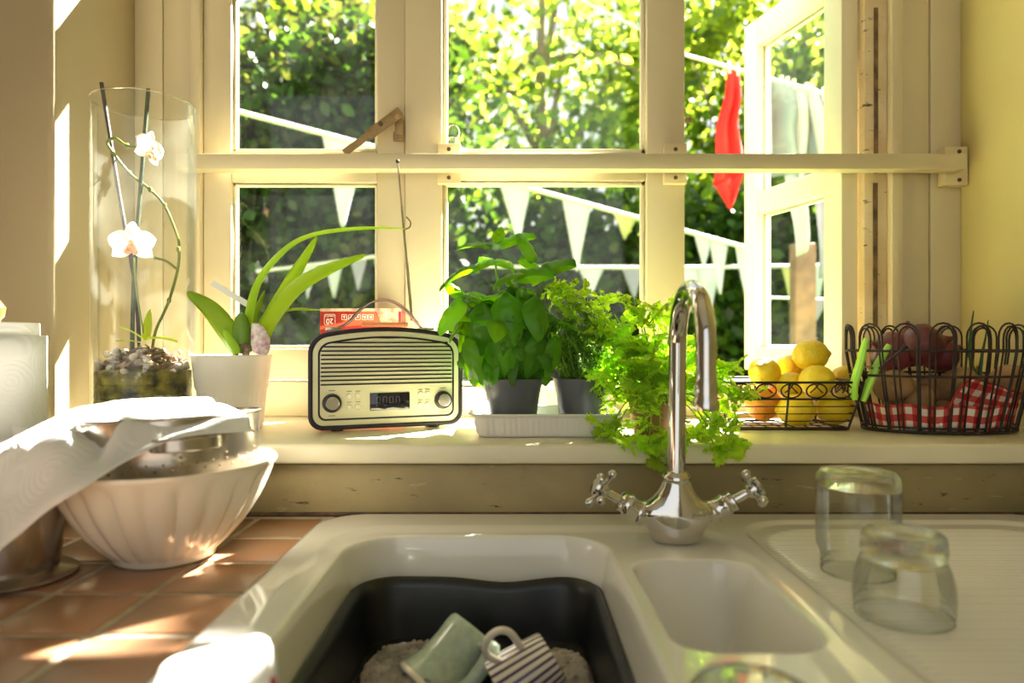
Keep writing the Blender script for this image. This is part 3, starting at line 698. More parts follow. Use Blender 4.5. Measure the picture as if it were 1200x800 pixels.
for k in range(25):
    t = -1+2*k/24; a = -PI/2+0.60 + t*0.38
    ext = 0.026*(1-abs(t)**3.0)
    p = Vector((cx,cy,0))+tilt@Vector(((.1030+ext)*math.cos(a),(.1030+ext)*math.sin(a),.147))
    hh.append(p)
hm = MB(); N_ = len(hh); vs = []; fs = []
for k,p in enumerate(hh):
    rad = (p-Vector((cx,cy,p.z))).normalized()
    for q_, (do,dz_) in enumerate(((0,-.0075),(.0018,-.006),(.0018,.006),(0,.0075),(-.0012,.0055),(-.0012,-.0055))): vs.append(p+rad*do+Vector((0,0,dz_)))
for k in range(N_-1):
    for q_ in range(6): fs.append((k*6+q_,k*6+(q_+1)%6,(k+1)*6+(q_+1)%6,(k+1)*6+q_))
fs += [tuple(range(6)), tuple(range((N_-1)*6,N_*6))]
hm.add(vs,fs).build('handle', M['steel'], col_)
gl = thing('drinking_glass', 'clear drinking glass on the tiles behind the paper-draped colander', 'glass', (-0.520,1.02,0))
gp = P(187,466,1.0); gx, gy = -0.519, 1.005
MB().lathe([(.0001,.0),(.028,.0),(.030,.003),(.0365,.187),(.0352,.187),(.029,.010),(.0001,.008)],48,(gx,gy,0.001)).build('vessel', M['thin'], gl)

# ------------------------------------------------------------------ kitchen paper on a wooden holder, steel beaker
kx, ky = -0.752, 0.985
ph = thing('paper_holder', 'wooden stand with round foot carrying the kitchen paper', 'stand', (kx,ky,0))
MB().lathe([(.0001,0),(.070,0),(.075,.004),(.075,.016),(.071,.021),(.012,.022),(.0115,.30),(.016,.305),(.018,.318),(.010,.33),(.0001,.332)],48,(kx,ky,0.001)).build('foot_and_pole', M['wood'], ph)
kp = thing('kitchen_paper', 'white embossed kitchen paper roll with a long sheet trailing over the bowl', 'paper towel', (kx,ky,0.024))
MB().lathe([(.020,.024),(.058,.024),(.059,.026),(.059,.295),(.058,.297),(.020,.297)],64,(kx,ky,0)).build('roll', M['paper'], kp)
def loose(a, b):
    th = -2.4+3.3*a; r = .0600+.0085*max(0,(a-.35)/.65)
    return (kx+r*math.cos(th), ky+r*math.sin(th), .030+.252*b - .004*a)
MB().grid(loose,40,8).build('outer_layer', M['paper'], kp, solid=0.0008)
far = spline([(-.82,.93,.11), P(-60,545,.86), P(0,524,.88), P(60,497,.91), P(115,474,.945), P(150,468,.955), P(200,466,.955), P(243,465,.95)], 6)
near = spline([(-.72,.63,.025), P(-60,675,.655), P(0,641,.685), P(55,600,.700), P(100,572,.708), P(150,539,.735), P(215,512,.765), P(301,505,.81)], 6)
nF = len(far)-1
def sheet(a, b):
    i = min(int(a*nF), nF-1); t = a*nF-i
    p = near[i].lerp(near[i+1],t).lerp(far[i].lerp(far[i+1],t), b)
    mid = math.sin(PI*b); fr = smoothf((0.72-a)/0.25)                 # fr: free-hanging part
    p.z += fr*(0.026*mid**.7 + 0.010*math.sin(2*PI*b*1.7+7*a+.6)*mid + 0.006*math.sin(2*PI*b*3.1-9*a)*mid)
    p.y += fr*(0.012*math.sin(8*a+3*b)); p.x += 0.006*math.sin(9*b+5*a)*mid
    p.z += 0.004*math.sin(23*a+11*b)*mid + 0.003*math.sin(41*b-17*a)*mid
    if a > 0.62:                                                        # lying over the colander rim
        rim = 0.184+0.005*math.sin(8*b+9*a)*mid - 0.010*smoothf((0.30-b)/0.3)
        p.z = p.z*(1-smoothf((a-.62)/.1)) + max(p.z, rim)*smoothf((a-.62)/.1) if b > 0.12 else p.z
    return p
def smoothf(t): t = max(0,min(1,t)); return t*t*(3-2*t)
MB().grid(sheet,64,24).build('trailing_sheet', M['paper'], kp, solid=0.0008, angle=80)
MB().grid(lambda a,b: (kx+.066+.030*b*a+.006*math.sin(4*a), ky-.03+.05*a-.02*b, .022+.115*b*(1-.1*a)+.02*(1-a)),10,10).build('hanging_corner', M['paper'], kp, solid=0.0008)
bk = thing('steel_beaker', 'footed stainless steel beaker under the trailing sheet of paper', 'beaker', (-0.572,0.782,0))
MB().lathe([(.0001,0),(.062,0),(.066,.0025),(.063,.005),(.050,.007),(.046,.010),(.0475,.02),(.053,.075),(.054,.088),(.0525,.088),(.0515,.075),(.046,.02),(.043,.012),(.0001,.011)],64,(-0.572,0.782,0.001)).build('vessel', M['steel'], bk)

# ------------------------------------------------------------------ glass vase with orchid
vx, vy, vr = -0.645, 1.198, 0.0835
vz = SILL+0.001
VH = 0.27+(400-123)*vy/F - vz
vase = thing('glass_vase', 'tall clear glass cylinder vase holding a white orchid', 'vase', (vx,vy,vz))
MB().lathe([(.0001,0),(vr-.004,0),(vr,.004),(vr,VH-.002),(vr-.0015,VH),(vr-.003,VH-.002),(vr-.003,.010),(.0001,.009)],80,(vx,vy,vz)).build('cylinder', M['vase'], vase)
MB().tube([(vx+(vr-.0015)*math.cos(2*PI*k/64),vy+(vr-.0015)*math.sin(2*PI*k/64),vz+VH) for k in range(64)],.0013,6,closed=True).build('rim', M['clear'], vase)
# planting mix: mossy lower layer, bark, then single pebbles
rin = vr-.0045
mx_ = MB(); mx_.lathe([(.0001,.010),(rin,.010)]+[(rin-.0012*(k%2)-.0008*((k*7)%3),.012+.004*k) for k in range(24)]+[(rin*.8,.108),(rin*.4,.114),(.0001,.116)],60,(vx,vy,vz),None,lambda r,z,a,i: r-(.0018*abs(math.sin(a*17+i*2.1))+.0012*abs(math.sin(a*31+i)) if r>.03 else 0))
tag(mx_.build('moss_layer', M['moss'], None, origin=(vx,vy,vz)), 'dark mossy planting mix in the bottom of the glass vase', 'moss', kind='stuff')
bk_ = MB()
for k in range(170):
    a = random.uniform(0,2*PI); r = rin*math.sqrt(random.uniform(0,0.92)); z = .108+.030*(1-(r/rin)**2)+random.uniform(-.006,.008)
    bk_.box((vx+r*.86*math.cos(a),vy+r*.86*math.sin(a),vz+z),(random.uniform(.006,.022),random.uniform(.004,.009),random.uniform(.002,.005)),Euler((random.uniform(-.8,.8),random.uniform(-.8,.8),random.uniform(0,6))).to_matrix())
tag(bk_.build('bark_chips', M['bark'], None, origin=(vx,vy,vz+.07), smooth=False), 'loose brown bark chips on top of the planting mix in the vase', 'bark', kind='stuff')
pbm = [MB().ball((0,0,0),.0088,12,(1.15,.8,.62)).mesh('pebble',M['pebble']), MB().ball((0,0,0),.0075,12,(1.0,.85,.75)).mesh('pebble',M['pebble'])]
for k in range(46):
    a = random.uniform(PI*0.95,2*PI*1.02) if k > 8 else random.uniform(0,PI); rr_ = rin-.0095
    z = .088+.042*random.random()
    if k % 3 == 0: rr_ *= random.uniform(.4,.9); z = .131+random.random()*.008
    o = inst('pebble', random.choice(pbm), None, TRS((vx+rr_*math.cos(a),vy+rr_*math.sin(a),vz+z),Euler((random.uniform(-1,1),random.uniform(-1,1),random.uniform(0,6))).to_matrix(),random.uniform(.55,1.1)))
    tag(o,'small beige or grey pebble among the bark in the glass vase','pebble','pebbles in the glass vase')
def inv_(pts, Y): return [P(u,v,Y) for u,v in pts]
for nm, pts, mt, lb in (('plant_stake',[(119,97),(140,230),(158,330),(163,400),(164,415)],'stake','dark brown stake leaning left inside the glass vase'),
                        ('plant_stake',[(174,104),(164,230),(157,330),(155,400),(155,415)],'stakegreen','dark green stake standing upright inside the glass vase')):
    q_ = spline(inv_(pts, vy+(.008 if mt=='stake' else -.006)),4)
    o = MB().tube(q_, .0036, 8).build(nm, M[mt], None, origin=q_[-1]); tag(o, lb, 'stake')
ov = thing('vase_orchid', 'white orchid with arching green stem growing inside the glass vase', 'orchid', (vx,vy,vz+.09))
s1 = [(178,412),(183,386),(197,355),(208,317),(210,292),(207,274),(193,241),(176,222),(152,203),(132,178),(126,167),(135,162),(149,171),(168,173)]
Ys = [vy,vy,vy+.01,vy+.02,vy+.02,vy+.015,vy+.005,vy,vy-.01,vy-.02,vy-.02,vy-.02,vy-.02,vy-.022]
MB().tube(spline([P(u,v,y) for (u,v),y in zip(s1,Ys)],5), .0026, 8).build('stem', M['stem'], ov)
MB().tube(spline([P(207,315,vy+.02),P(195,306,vy+.012),P(181,302,vy)],5), [.0022]*10+[.003], 8).build('stem', M['stem'], ov)
MB().tube(spline([P(157,302,vy-.02),P(160,340,vy-.012),P(168,390,vy-.005)],5), .0018, 6).build('stem', M['stem'], ov)
for u,v in ((132,178),(152,203),(176,222),(193,241),(149,171),(209,292),(198,352)): MB().ball(P(u,v,vy-.005),.0042,8,(1,1,1.3)).build('node', M['stem'], ov)
def leafmesh(name, mat, L, W, cup=.15, bend=.3, tipw=.5, nu=6, nv=10, shape=None, ruffle=0):
    def fn(a,b):
        x = (a-.5)*2; w = (shape(b) if shape else (math.sin(PI*min(1,b**tipw if b>0 else 0))**.8 if 0<b<1 else 0.0))*W/2
        w = max(w, W*.02)
        z = cup*W*(x*x)*1.0 - bend*L*b*b + ruffle*W*math.sin(b*18+x*2)*abs(x)*.15
        return (x*w, L*b, z)
    return MB().grid(fn,nu,nv).mesh(name, mat, angle=80)
petal_r = leafmesh('petal', M['petal'], .038,.037,.10,.06, shape=lambda b: (math.sin(PI*b**.95)**.6 if 0<b<1 else .10))
petal_n = leafmesh('petal', M['petal'], .038,.026,.10,.06, shape=lambda b: (math.sin(PI*b**.9)**.65 if 0<b<1 else .10))
def orchid_flower(parent, c, facing, roll=0, sc=1.0):
    fr = Vector(facing).normalized(); up = Vector((0,0,1)); xr = up.cross(fr).normalized()*-1; upp = fr.cross(xr)*-1
    upp = xr.cross(fr) if xr.cross(fr).z > 0 else -xr.cross(fr)
    for k,(ang_,me_) in enumerate(((90,petal_n),(168,petal_r),(12,petal_r),(215,petal_n),(325,petal_n))):
        a = math.radians(ang_)+roll; dd = xr*math.cos(a)+upp*math.sin(a)+fr*.12
        R = frame(dd, fr)
        inst('petal', me_, parent, TRS(c+fr*(.002 if me_ is petal_r else 0), R, sc))
    lp = MB(); lp.ball(c+fr*.008-upp*.008,.0085*sc,12,(1.1,1.0,.9)); lp.ball(c+fr*.012-upp*.015+xr*.006,.0055*sc,10); lp.ball(c+fr*.012-upp*.015-xr*.006,.0055*sc,10); lp.ball(c+fr*.012+upp*.001,.0042*sc,10)
    lp.build('lip', M['lip'], parent)
orchid_flower(ov, P(156,286,vy-.035), (0.25,-1,0.05), 0, 1.0)
orchid_flower(ov, P(172,174,vy-.025), (0.98,-.25,-.05), 0.2, .85)
ol = leafmesh('leaf', M['orchidleaf'], .075,.022,.2,.25, shape=lambda b: math.sin(PI*min(1,.08+.92*b)**.7)**.7 if b<1 else .02)
inst('leaf', ol, ov, TRS(P(172,398,vy),frame((1,-.3,.18)),.85)); inst('leaf', ol, ov, TRS(P(170,400,vy),frame((-.6,-.3,.7)),.6)); inst('leaf', ol, ov, TRS(P(172,398,vy+.01),frame((.1,-.1,1)),.75)); inst('leaf', ol, ov, TRS(P(165,402,vy-.02),frame((-.9,-.3,.3)),.5))

# ------------------------------------------------------------------ white ribbed pot with orchid
px, py = (272-600)*1.215/F, 1.215
pot = thing('white_plant_pot', 'white pot with ribbed lower half holding the yellow-green orchid', 'plant pot', (px,py,vz))
MB().lathe([(.0001,0),(.050,0),(.0525,.003),(.0535,.010),(.0565,.045),(.0585,.070),(.0610,.0735),(.0665,.127),(.0680,.130),(.0665,.1315),(.0645,.130),(.058,.095),(.0001,.094)],120,(px,py,vz),None,
           lambda r,z,a,i: r-(.0011*(0.5+0.5*math.cos(a*40)) if 3<=i<=5 else 0)).build('pot', M['whitepot'], pot, angle=50)
so_ = MB().lathe([(.0001,.100),(.040,.100),(.0595,.097)],32,(px,py,vz)); tag(so_.build('orchid_compost', M['soil'], None, origin=(px,py,vz+.097)),'dark compost filling the white ribbed pot','soil',kind='stuff')
oc = thing('potted_orchid', 'orchid plant with long sunlit strap leaves in the white pot', 'orchid', (px,py,vz+.10))
def strap(parent, pts, W, mat='orchidleaf', fold=.25, side=None, tw=0.0, nv=None, name='leaf'):
    sp_ = spline(pts,6); n = len(sp_)-1; m = MB()
    def fn(a,b):
        i = min(int(b*n),n-1); t = b*n-i; p = sp_[i].lerp(sp_[i+1],t)
        tg = (sp_[i+1]-sp_[i]).normalized(); view = (p-Vector((0,0,EYE))).normalized() if side is None else Vector(side)
        x = tg.cross(view); x = x.normalized() if x.length>1e-4 else Vector((1,0,0)); nn = x.cross(tg)
        if tw: x = (Matrix.Rotation(tw,3,tg) @ x); nn = Matrix.Rotation(tw,3,tg) @ nn
        w = W/2*max(.06, math.sin(PI*min(1,.10+.90*b)**.75)**.6 if b<1 else .06)
        s_ = (a-.5)*2
        return p + x*s_*w + nn*fold*w*abs(s_)
    m.grid(fn,4,n*2); return m.build(name, M[mat], parent, solid=0.0008, angle=80)
Yq = 1.215
lean = Vector((.25,-.55,.8))
strap(oc, [P(288,411,Yq),P(292,362,Yq),P(304,324,Yq),P(335,289,Yq+.01),P(367,273,Yq+.02),P(409,267,Yq+.03),P(447,266,Yq+.045),P(475,268,1.272)], .025, side=(.1,.5,-.85))
strap(oc, [P(300,410,Yq+.01),P(312,375,Yq+.015),P(335,335,Yq+.03),P(355,303,Yq+.035),P(371,277,Yq+.04)], .034, side=(.5,.85,.1))
strap(oc, [P(298,410,Yq-.01),P(312,375,Yq-.012),P(345,335,Yq-.02),P(385,313,Yq-.02),P(429,298,Yq-.02)], .046, side=(.1,.75,-.65))
strap(oc, [P(296,410,Yq),P(312,372,Yq+.02),P(340,362,Yq+.03),P(376,363,Yq+.035)], .012, side=(.1,.6,-.8))
strap(oc, [P(281,413,Yq-.015),P(266,388,Yq-.02),P(245,361,Yq-.025),P(219,342,Yq-.03)], .038, side=(.3,.85,-.45))
strap(oc, [P(276,415,Yq-.03),P(270,402,Yq-.035),P(262,386,Yq-.035)], .022, side=(.3,.9,0))
strap(oc, [P(290,410,Yq+.015),P(298,370,Yq+.02),P(310,340,Yq+.03)], .016, side=(.4,.9,0))
MB().ball(P(283,390,Yq-.012),.016,16,(.95,.8,2.3)).build('pseudobulb', M['bulb'], oc); MB().ball(P(291,398,Yq-.002),.012,14,(.9,.8,2.0)).build('pseudobulb', M['bulb'], oc)
rt = MB()
for k in range(12): 
    u = 276+random.random()*16; rt.tube([P(u,416,Yq-.02),P(u+random.uniform(-3,3),408,Yq-.025),P(284+random.uniform(-4,4),400,Yq-.018)],.0014,6)
rt.build('roots', M['bark'], oc)
strap(oc, [P(302,415,Yq-.03),P(303,402,Yq-.035),P(300,388,Yq-.03),P(296,379,Yq-.025)], .036, 'speckle', fold=.4, side=(.1,1,0), name='bract')
pa, pb = P(248,331,Yq+.02), P(291,357,Yq+.02); dd = (pb-pa).normalized(); Rl = Matrix((dd, Vector((0,1,0)), dd.cross(Vector((0,1,0))))).transposed()
lbm = MB(); lbm.box((pa+pb)/2, ((pb-pa).length,.0012,.011), Rl); tag(lbm.build('plant_label', M['white'], None, origin=pb, bevel=.0005),'thin white plastic plant label sticking out above the white pot','label')

# ------------------------------------------------------------------ radio
RW, RH, RD = 0.272, 0.180, 0.075
rl = P(361,505,1.152); rl.z = SILL+.0045
rang = math.radians(21)
rad = thing('retro_radio', 'cream retro radio with black trim and carrying strap on the sill', 'radio', (rl.x,rl.y,SILL+.0015), rang)
def rshape(ins, n=10):
    """arched-top rounded outline in (x,z), inset by ins"""
    w, h0 = RW-2*ins, RH; x0, x1, z0 = ins, RW-ins, .003+ins
    rb, rt_ = max(.004,.024-ins*.7), max(.006,.036-ins*.75); L = []
    zs = RH-.0095-ins                                  # shoulder level of the arch
    for k in range(n+1): a = math.radians(180+90*k/n); L.append((x0+rb+rb*math.cos(a), z0+rb+rb*math.sin(a)))
    for k in range(n+1): a = math.radians(270+90*k/n); L.append((x1-rb+rb*math.cos(a), z0+rb+rb*math.sin(a)))
    for k in range(n+1): a = math.radians(0+78*k/n); L.append((x1-rt_+rt_*math.cos(a), zs-rt_+rt_*math.sin(a)))
    xa, xb = L[-1][0], x0+rt_-rt_*math.cos(math.radians(78)); za = L[-1][1]
    for k in range(1,16):
        t = k/16; L.append((xa+(xb-xa)*t, za+(RH-ins-za)*(1-(2*t-1)**2)))
    for k in range(n+1): a = math.radians(102+78*k/n); L.append((x0+rt_+rt_*math.cos(a), zs-rt_+rt_*math.sin(a)))
    return L
def ring(m, ya, a, b, proud):       # band between insets a and b
    o, i = rshape(a), rshape(b); n = len(o)
    vs = [(x,ya,z) for x,z in o]+[(x,ya-proud,z) for x,z in o]+[(x,ya-proud,z) for x,z in i]+[(x,ya,z) for x,z in i]
    fs = []
    for k in range(n):
        j = (k+1)%n
        for s_ in range(3): fs.append((s_*n+k,s_*n+j,(s_+1)*n+j,(s_+1)*n+k))
        fs.append((3*n+k,3*n+j,j,k))
    m.add(vs,fs)
sh = lambda ins,y: [Vector((x,y,z)) for x,z in rshape(ins)]
MB().loft([sh(.002,.004),sh(.0005,.012),sh(.003,RD*.6),sh(.012,RD*.9),sh(.022,RD)]).build('case', M['radiobody'], rad, local=True)
m = MB(); ring(m,.006,0,.0076,.006); m.build('bezel', M['black'], rad, local=True, bevel=.0012)
MB().loft([sh(.0066,.006),sh(.0068,.0025),sh(.0078,.0020)]).build('front_panel', M['radioface'], rad, local=True)
m = MB(); ring(m,.0022,.0162,.0194,.0010); m.build('trim_line', M['black'], rad, local=True)
# grille slots
zz0, dzs = .448*RH, .0072
for k in range(11):
    z = zz0+dzs*k; t = k/10; xa = (.078+.004*t)*RW; xb = RW-xa
    if k == 10: xa, xb = .135*RW, .895*RW
    mm_ = MB(); mm_.prism([(xa,z-.0013),(xb,z-.0013),(xb+.0013,z),(xb,z+.0013),(xa,z+.0013),(xa-.0013,z)],.0015,.0022); mm_.add([],[])
    mm_.v = [Vector((p.x,p.y-.0006,p.z)) for p in mm_.v]
    mm_.build('grille_slot', M['black'], rad, local=True)
z = zz0+dzs*11+.0008; MB().prism([(.345*RW,z),(.5*RW,z-.0012),(.66*RW,z),(.5*RW,z+.0012)],.0008,.0020).build('grille_slot', M['black'], rad, local=True)
# display
dsp = MB().span((.381*RW,.0004,.188*RH),(.640*RW,.0025,.358*RH)).build('display', M['screen'], rad, local=True, bevel=.0004)
sg = MB()
for k in range(4):
    xx = (.435+.042*k)*RW
    for (ax,az,sx_,sz_) in ((0,.010,.006,.0008),(0,.0,.006,.0008),(-.003,.005,.0008,.009),(.003,.005,.0008,.009)):
        if k in (0,2) or az != 0: sg.box((xx+ax,.0002,.262*RH+az),(sx_,.0004,sz_))
sg.box((.425*RW,.0002,.235*RH),(.002,.0004,.003)); sg.box((.48*RW,.0002,.235*RH),(.004,.0004,.0016))
sg.build('digits', M['segment'], dsp, local=True)
Rm = Matrix.Rotation(PI/2,3,'X')
for fx_ in (.145,.866):
    cc = (fx_*RW,.002,.272*RH)
    k1 = MB().lathe([(.0165,0),(.0165,.0015),(.0150,.0065),(.0135,.0072),(.0001,.0072)],40,cc,Rm).build('knob', M['black'], rad, local=True)
    MB().lathe([(.0112,.0065),(.0112,.0095),(.0104,.0102),(.0001,.0102)],40,cc,Rm).build('knob_cap', M['knob'], k1, local=True)
    for dz_ in (.0215,-.0215):
        MB().box((fx_*RW,.0018,.272*RH+dz_),(.011,.0008,.0013)).build('printed_caption', M['print'], rad, local=True)
for fx_ in (.251,.306,.711,.759):
    for fz in (.334,.230):
        MB().lathe([(.0048,0),(.0048,.0015),(.0040,.0024),(.0001,.0024)],24,(fx_*RW,.002,fz*RH),Rm).build('button', M['radiobody'], rad, local=True)
        MB().box((fx_*RW,.0018,fz*RH+.0085),(.0085,.0008,.0011)).build('printed_caption', M['print'], rad, local=True)
# strap handle
hz = lambda x: RH-.003
ha, hb = .215*RW, .715*RW; hy_ = .030
hpts = [(ha-.018,hy_,RH-.006),(ha-.004,hy_,RH-.001),(ha+.012,hy_,RH+.008),(ha+.030,hy_,RH+.028),(ha+.050,hy_,RH+.043),(.5*(ha+hb)+.004,hy_,RH+.049),(hb-.040,hy_,RH+.044),(hb-.018,hy_,RH+.028),(hb-.002,hy_,RH+.010),(hb+.008,hy_,RH+.001),(hb+.02,hy_,RH-.003)]
sps = spline(hpts,5); n = len(sps)
def strapmesh(half, th, dy0):
    vs, fs = [], []
    for i,p in enumerate(sps):
        tg = (sps[min(i+1,n-1)]-sps[max(i-1,0)]).normalized(); nn = Vector((-tg.z,0,tg.x))
        for y_,t in ((-half,-th),(half,-th),(half,th),(-half,th)): vs.append(p+Vector((0,y_+dy0,0))+nn*t)
    for i in range(n-1):
        for k in range(4): fs.append((i*4+k,i*4+(k+1)%4,(i+1)*4+(k+1)%4,(i+1)*4+k))
    fs += [(3,2,1,0),((n-1)*4,(n-1)*4+1,(n-1)*4+2,(n-1)*4+3)]
    return MB().add(vs,fs)
hs_ = strapmesh(.009,.0020,0).build('strap', M['leather'], rad, local=True, bevel=.0005)
strapmesh(.0010,.0011,-.0088).build('strap_edging', M['leatheredge'], hs_, local=True)
for x_ in (ha-.014, hb+.016): MB().box((x_,hy_,RH-.004),(.026,.022,.007)).build('strap_clip', M['steel'], rad, local=True, bevel=.0015)
for x_ in (.05,RW-.05): MB().box((x_,.03,.0015),(.02,.03,.0045)).build('foot', M['black'], rad, local=True)
# telescopic aerial from the back of the radio
aw = P(483,376,1.262); tipw = P(466,189,1.335)
an = MB(); an.tube([aw.lerp(tipw,t) for t in (0,.35,.36,.7,.71,.985)], [.0030,.0030,.0023,.0023,.0017,.0017], 10); an.build('aerial', M['steel'], rad)
MB().ball(tipw,.0042,12).build('aerial_tip', M['screw'], rad)
hk = MB(); hk.tube(spline([P(476,254,1.30),P(481,260,1.296),P(480,266,1.292),P(474,269,1.292)],5),.0013,6); tag(hk.build('wire_hook', M['screw'], None, origin=P(480,266,1.29)),'tiny dark wire hook tying the long orchid leaf to the aerial','hook')
ps = P(424,381,1.175); pe = P(478,380,1.196); ps.z = pe.z = SILL+.0015+RH+.0042
o = MB().tube([ps,pe],.0038,6).build('orange_pencil', M['orangestick'], None, origin=ps); tag(o,'flat orange pencil lying on top of the radio under the strap','pencil')

# ------------------------------------------------------------------ red carton behind the radio
b0, b1 = P(375,361,1.335), P(470,361,1.335); bz0 = SILL+.0015
ct = thing('tablet_carton', 'red carton with upside-down 20 and small icons behind the radio', 'box', ((b0.x+b1.x)/2,1.36,bz0))
MB().span((b0.x,1.335,bz0),(b1.x,1.385,b0.z)).build('carton', M['boxred'], ct, bevel=.0012)
MB().span((b0.x,1.3352,b0.z-.0062),(b1.x,1.3340,b0.z-.0005)).build('pale_edge', M['boxpale'], ct)
xq = lambda u: P(u,370,1.335).x; zq = lambda v: P(400,v,1.335).z
MB().prism([(xq(375),zq(386)),(xq(447),zq(378)),(xq(439),zq(364)),(xq(420),zq(364)),(xq(400),zq(378)),(xq(375),zq(382))],1.3342,1.335).build('orange_swoosh', M['boxorange'], ct)
MB().prism([(xq(447),zq(379)),(xq(467),zq(379)),(xq(467),zq(364.5)),(xq(441),zq(364.5))],1.3338,1.335).build('product_picture', M['boxpale'], ct)
def text(parent, s, size, loc, mat, rot180=False, name='lettering'):
    cu = bpy.data.curves.new('t','FONT'); cu.body = s; cu.size = size; cu.extrude = .0003; cu.align_x = 'CENTER'; cu.align_y = 'CENTER'
    tmp = bpy.data.objects.new('t',cu); C.objects.link(tmp); bpy.context.view_layer.update()
    me_ = bpy.data.meshes.new_from_object(tmp.evaluated_get(bpy.context.evaluated_depsgraph_get())); me_.name = name
    bpy.data.objects.remove(tmp); bpy.data.curves.remove(cu); me_.materials.clear(); me_.materials.append(mat)
    R = Matrix.Rotation(PI/2,4,'X')
    if rot180: R = R @ Matrix.Rotation(PI,4,'Z')
    return inst(name, me_, parent, Matrix.Translation(loc) @ R)
fr_ = MB(); 
L1 = [(p.x,p.y) for p in rrect(xq(380),xq(393),zq(380.5),zq(368),.003,0,5)]; L2_ = [(p.x,p.y) for p in rrect(xq(380)+.0008,xq(393)-.0008,zq(380.5)+.0008,zq(368)-.0008,.0025,0,5)]
n = len(L1); fr_.add([(x,1.3343,z) for x,z in L1]+[(x,1.3343,z) for x,z in L2_],[(k,(k+1)%n,(k+1)%n+n,k+n) for k in range(n)])
fr_.build('badge_outline', M['white'], ct)
text(ct,'20',.0145,(xq(386.5),1.3342,zq(376)),M['white'],True); text(ct,'TABLETS',.0046,(xq(386.5),1.3342,zq(370)),M['white'],True)
for k,u in enumerate((403.5,411.5,419.5,427.5,434.5)):
    ic = MB(); x_, z_ = xq(u), zq(371.5); r_ = .0048
    for (sx_,sz_,w_,h_) in ((-r_,0,.0008,2*r_),(r_,0,.0008,2*r_),(0,-r_,2*r_,.0008),(0,r_,2*r_,.0008)): ic.box((x_+sx_,1.3343,z_+sz_),(w_,.0006,h_))
    if k == 0: ic.box((x_,1.3343,z_),(.001,.0006,.006)); ic.box((x_,1.3343,z_+.001),(.006,.0006,.001))
    elif k == 1: ic.box((x_,1.3343,z_),(.0012,.0006,.007)); ic.box((x_,1.3343,z_-.002),(.004,.0006,.002))
    elif k == 2: ic.box((x_,1.3343,z_),(.004,.0006,.0012)); ic.box((x_,1.3343,z_+.002),(.0012,.0006,.003))
    elif k == 3: ic.box((x_,1.3343,z_+.0015),(.006,.0006,.001)); ic.box((x_,1.3343,z_-.001),(.003,.0006,.003))
    else: ic.box((x_,1.3343,z_),(.004,.0006,.004))
    ic.build('icon', M['white'], ct)

# clear ornament on the transom of the middle window
og = MB(); og.ball((-.1235,1.4335,.708),.017,16,(.85,.4,1)); og.ball((-.1245,1.4335,.683),.0165,16,(1.0,.4,1)); og.box((-.1235,1.4335,.6665),(.022,.012,.004))
tag(og.build('glass_ornament', M['thin'], None, origin=(-.1235,1.4335,.6645)),'small clear glass figure standing on the cross rail of the middle window','ornament')

# ------------------------------------------------------------------ oven dish with two grey pots
dz0 = SILL+.001
od = thing('oven_dish', 'white rectangular ribbed oven dish under the two grey herb pots', 'dish', ((638-600)*1.17/F,1.17,dz0))
tx0, tx1, ty0, ty1 = -0.072, 0.182, 1.088, 1.262
def dl(off,z,r,rib=0):
    L = dense(rrect(tx0+off,tx1-off,ty0+off,ty1-off,r,dz0+z,6),60); out = []
    cx_, cy_ = (tx0+tx1)/2, (ty0+ty1)/2
    for k,p in enumerate(L):
        if rib:
            nn = Vector((p.x-cx_,p.y-cy_,0)); s_ = p.x if abs(p.y-cy_) > (ty1-ty0)/2-off-.004 else p.y
            f_ = (0.5+0.5*math.cos(2*PI*s_/.0092)); nv_ = Vector((0,math.copysign(1,nn.y),0)) if s_ == p.x else Vector((math.copysign(1,nn.x),0,0))
            p = p - nv_*rib*f_
        out.append(p)
    return out
MB().loft([dl(.020,0,.012),dl(.0175,.002,.013),dl(.014,.006,.014,.0034),dl(.0070,.030,.017,.0034),dl(.006,.034,.018),dl(.001,.0355,.020),dl(0,.0375,.020),dl(.002,.039,.019),dl(.007,.0375,.018),dl(.017,.008,.014),dl(.02,.006,.012)]).build('dish', M['traywhite'], od, angle=45)
def greypot(u, label, Yp, r=.0515):
    x = (u-600)*Yp/F; z = dz0+.0065
    p = thing('nursery_pot', label, 'plant pot', (x,Yp,z))
    MB().lathe([(.0001,0),(r*.72,0),(r*.74,.002),(r*.90,.062),(r*.915,.0635),(r*.93,.068),(r*.945,.070),(r*.99,.084),(r*1.0,.086),(r*.985,.0865),(r*.94,.078),(r*.93,.070),(.0001,.069)],64,(x,Yp,z)).build('pot', M['potgrey'], p)
    so = MB().lathe([(.0001,.0745),(r*.5,.074),(r*.925,.0705)],32,(x,Yp,z)); tag(so.build('potting_soil', M['soil'], None, origin=(x,Yp,z+.07)),'dark potting soil in the '+('basil' if u<650 else 'thyme')+' pot','soil',kind='stuff')
    return Vector((x,Yp,z+.074))
bp0 = greypot(601,'grey plastic pot holding the basil in the white dish',1.165)
tp0 = greypot(683,'grey plastic pot holding the thyme in the white dish',1.172)

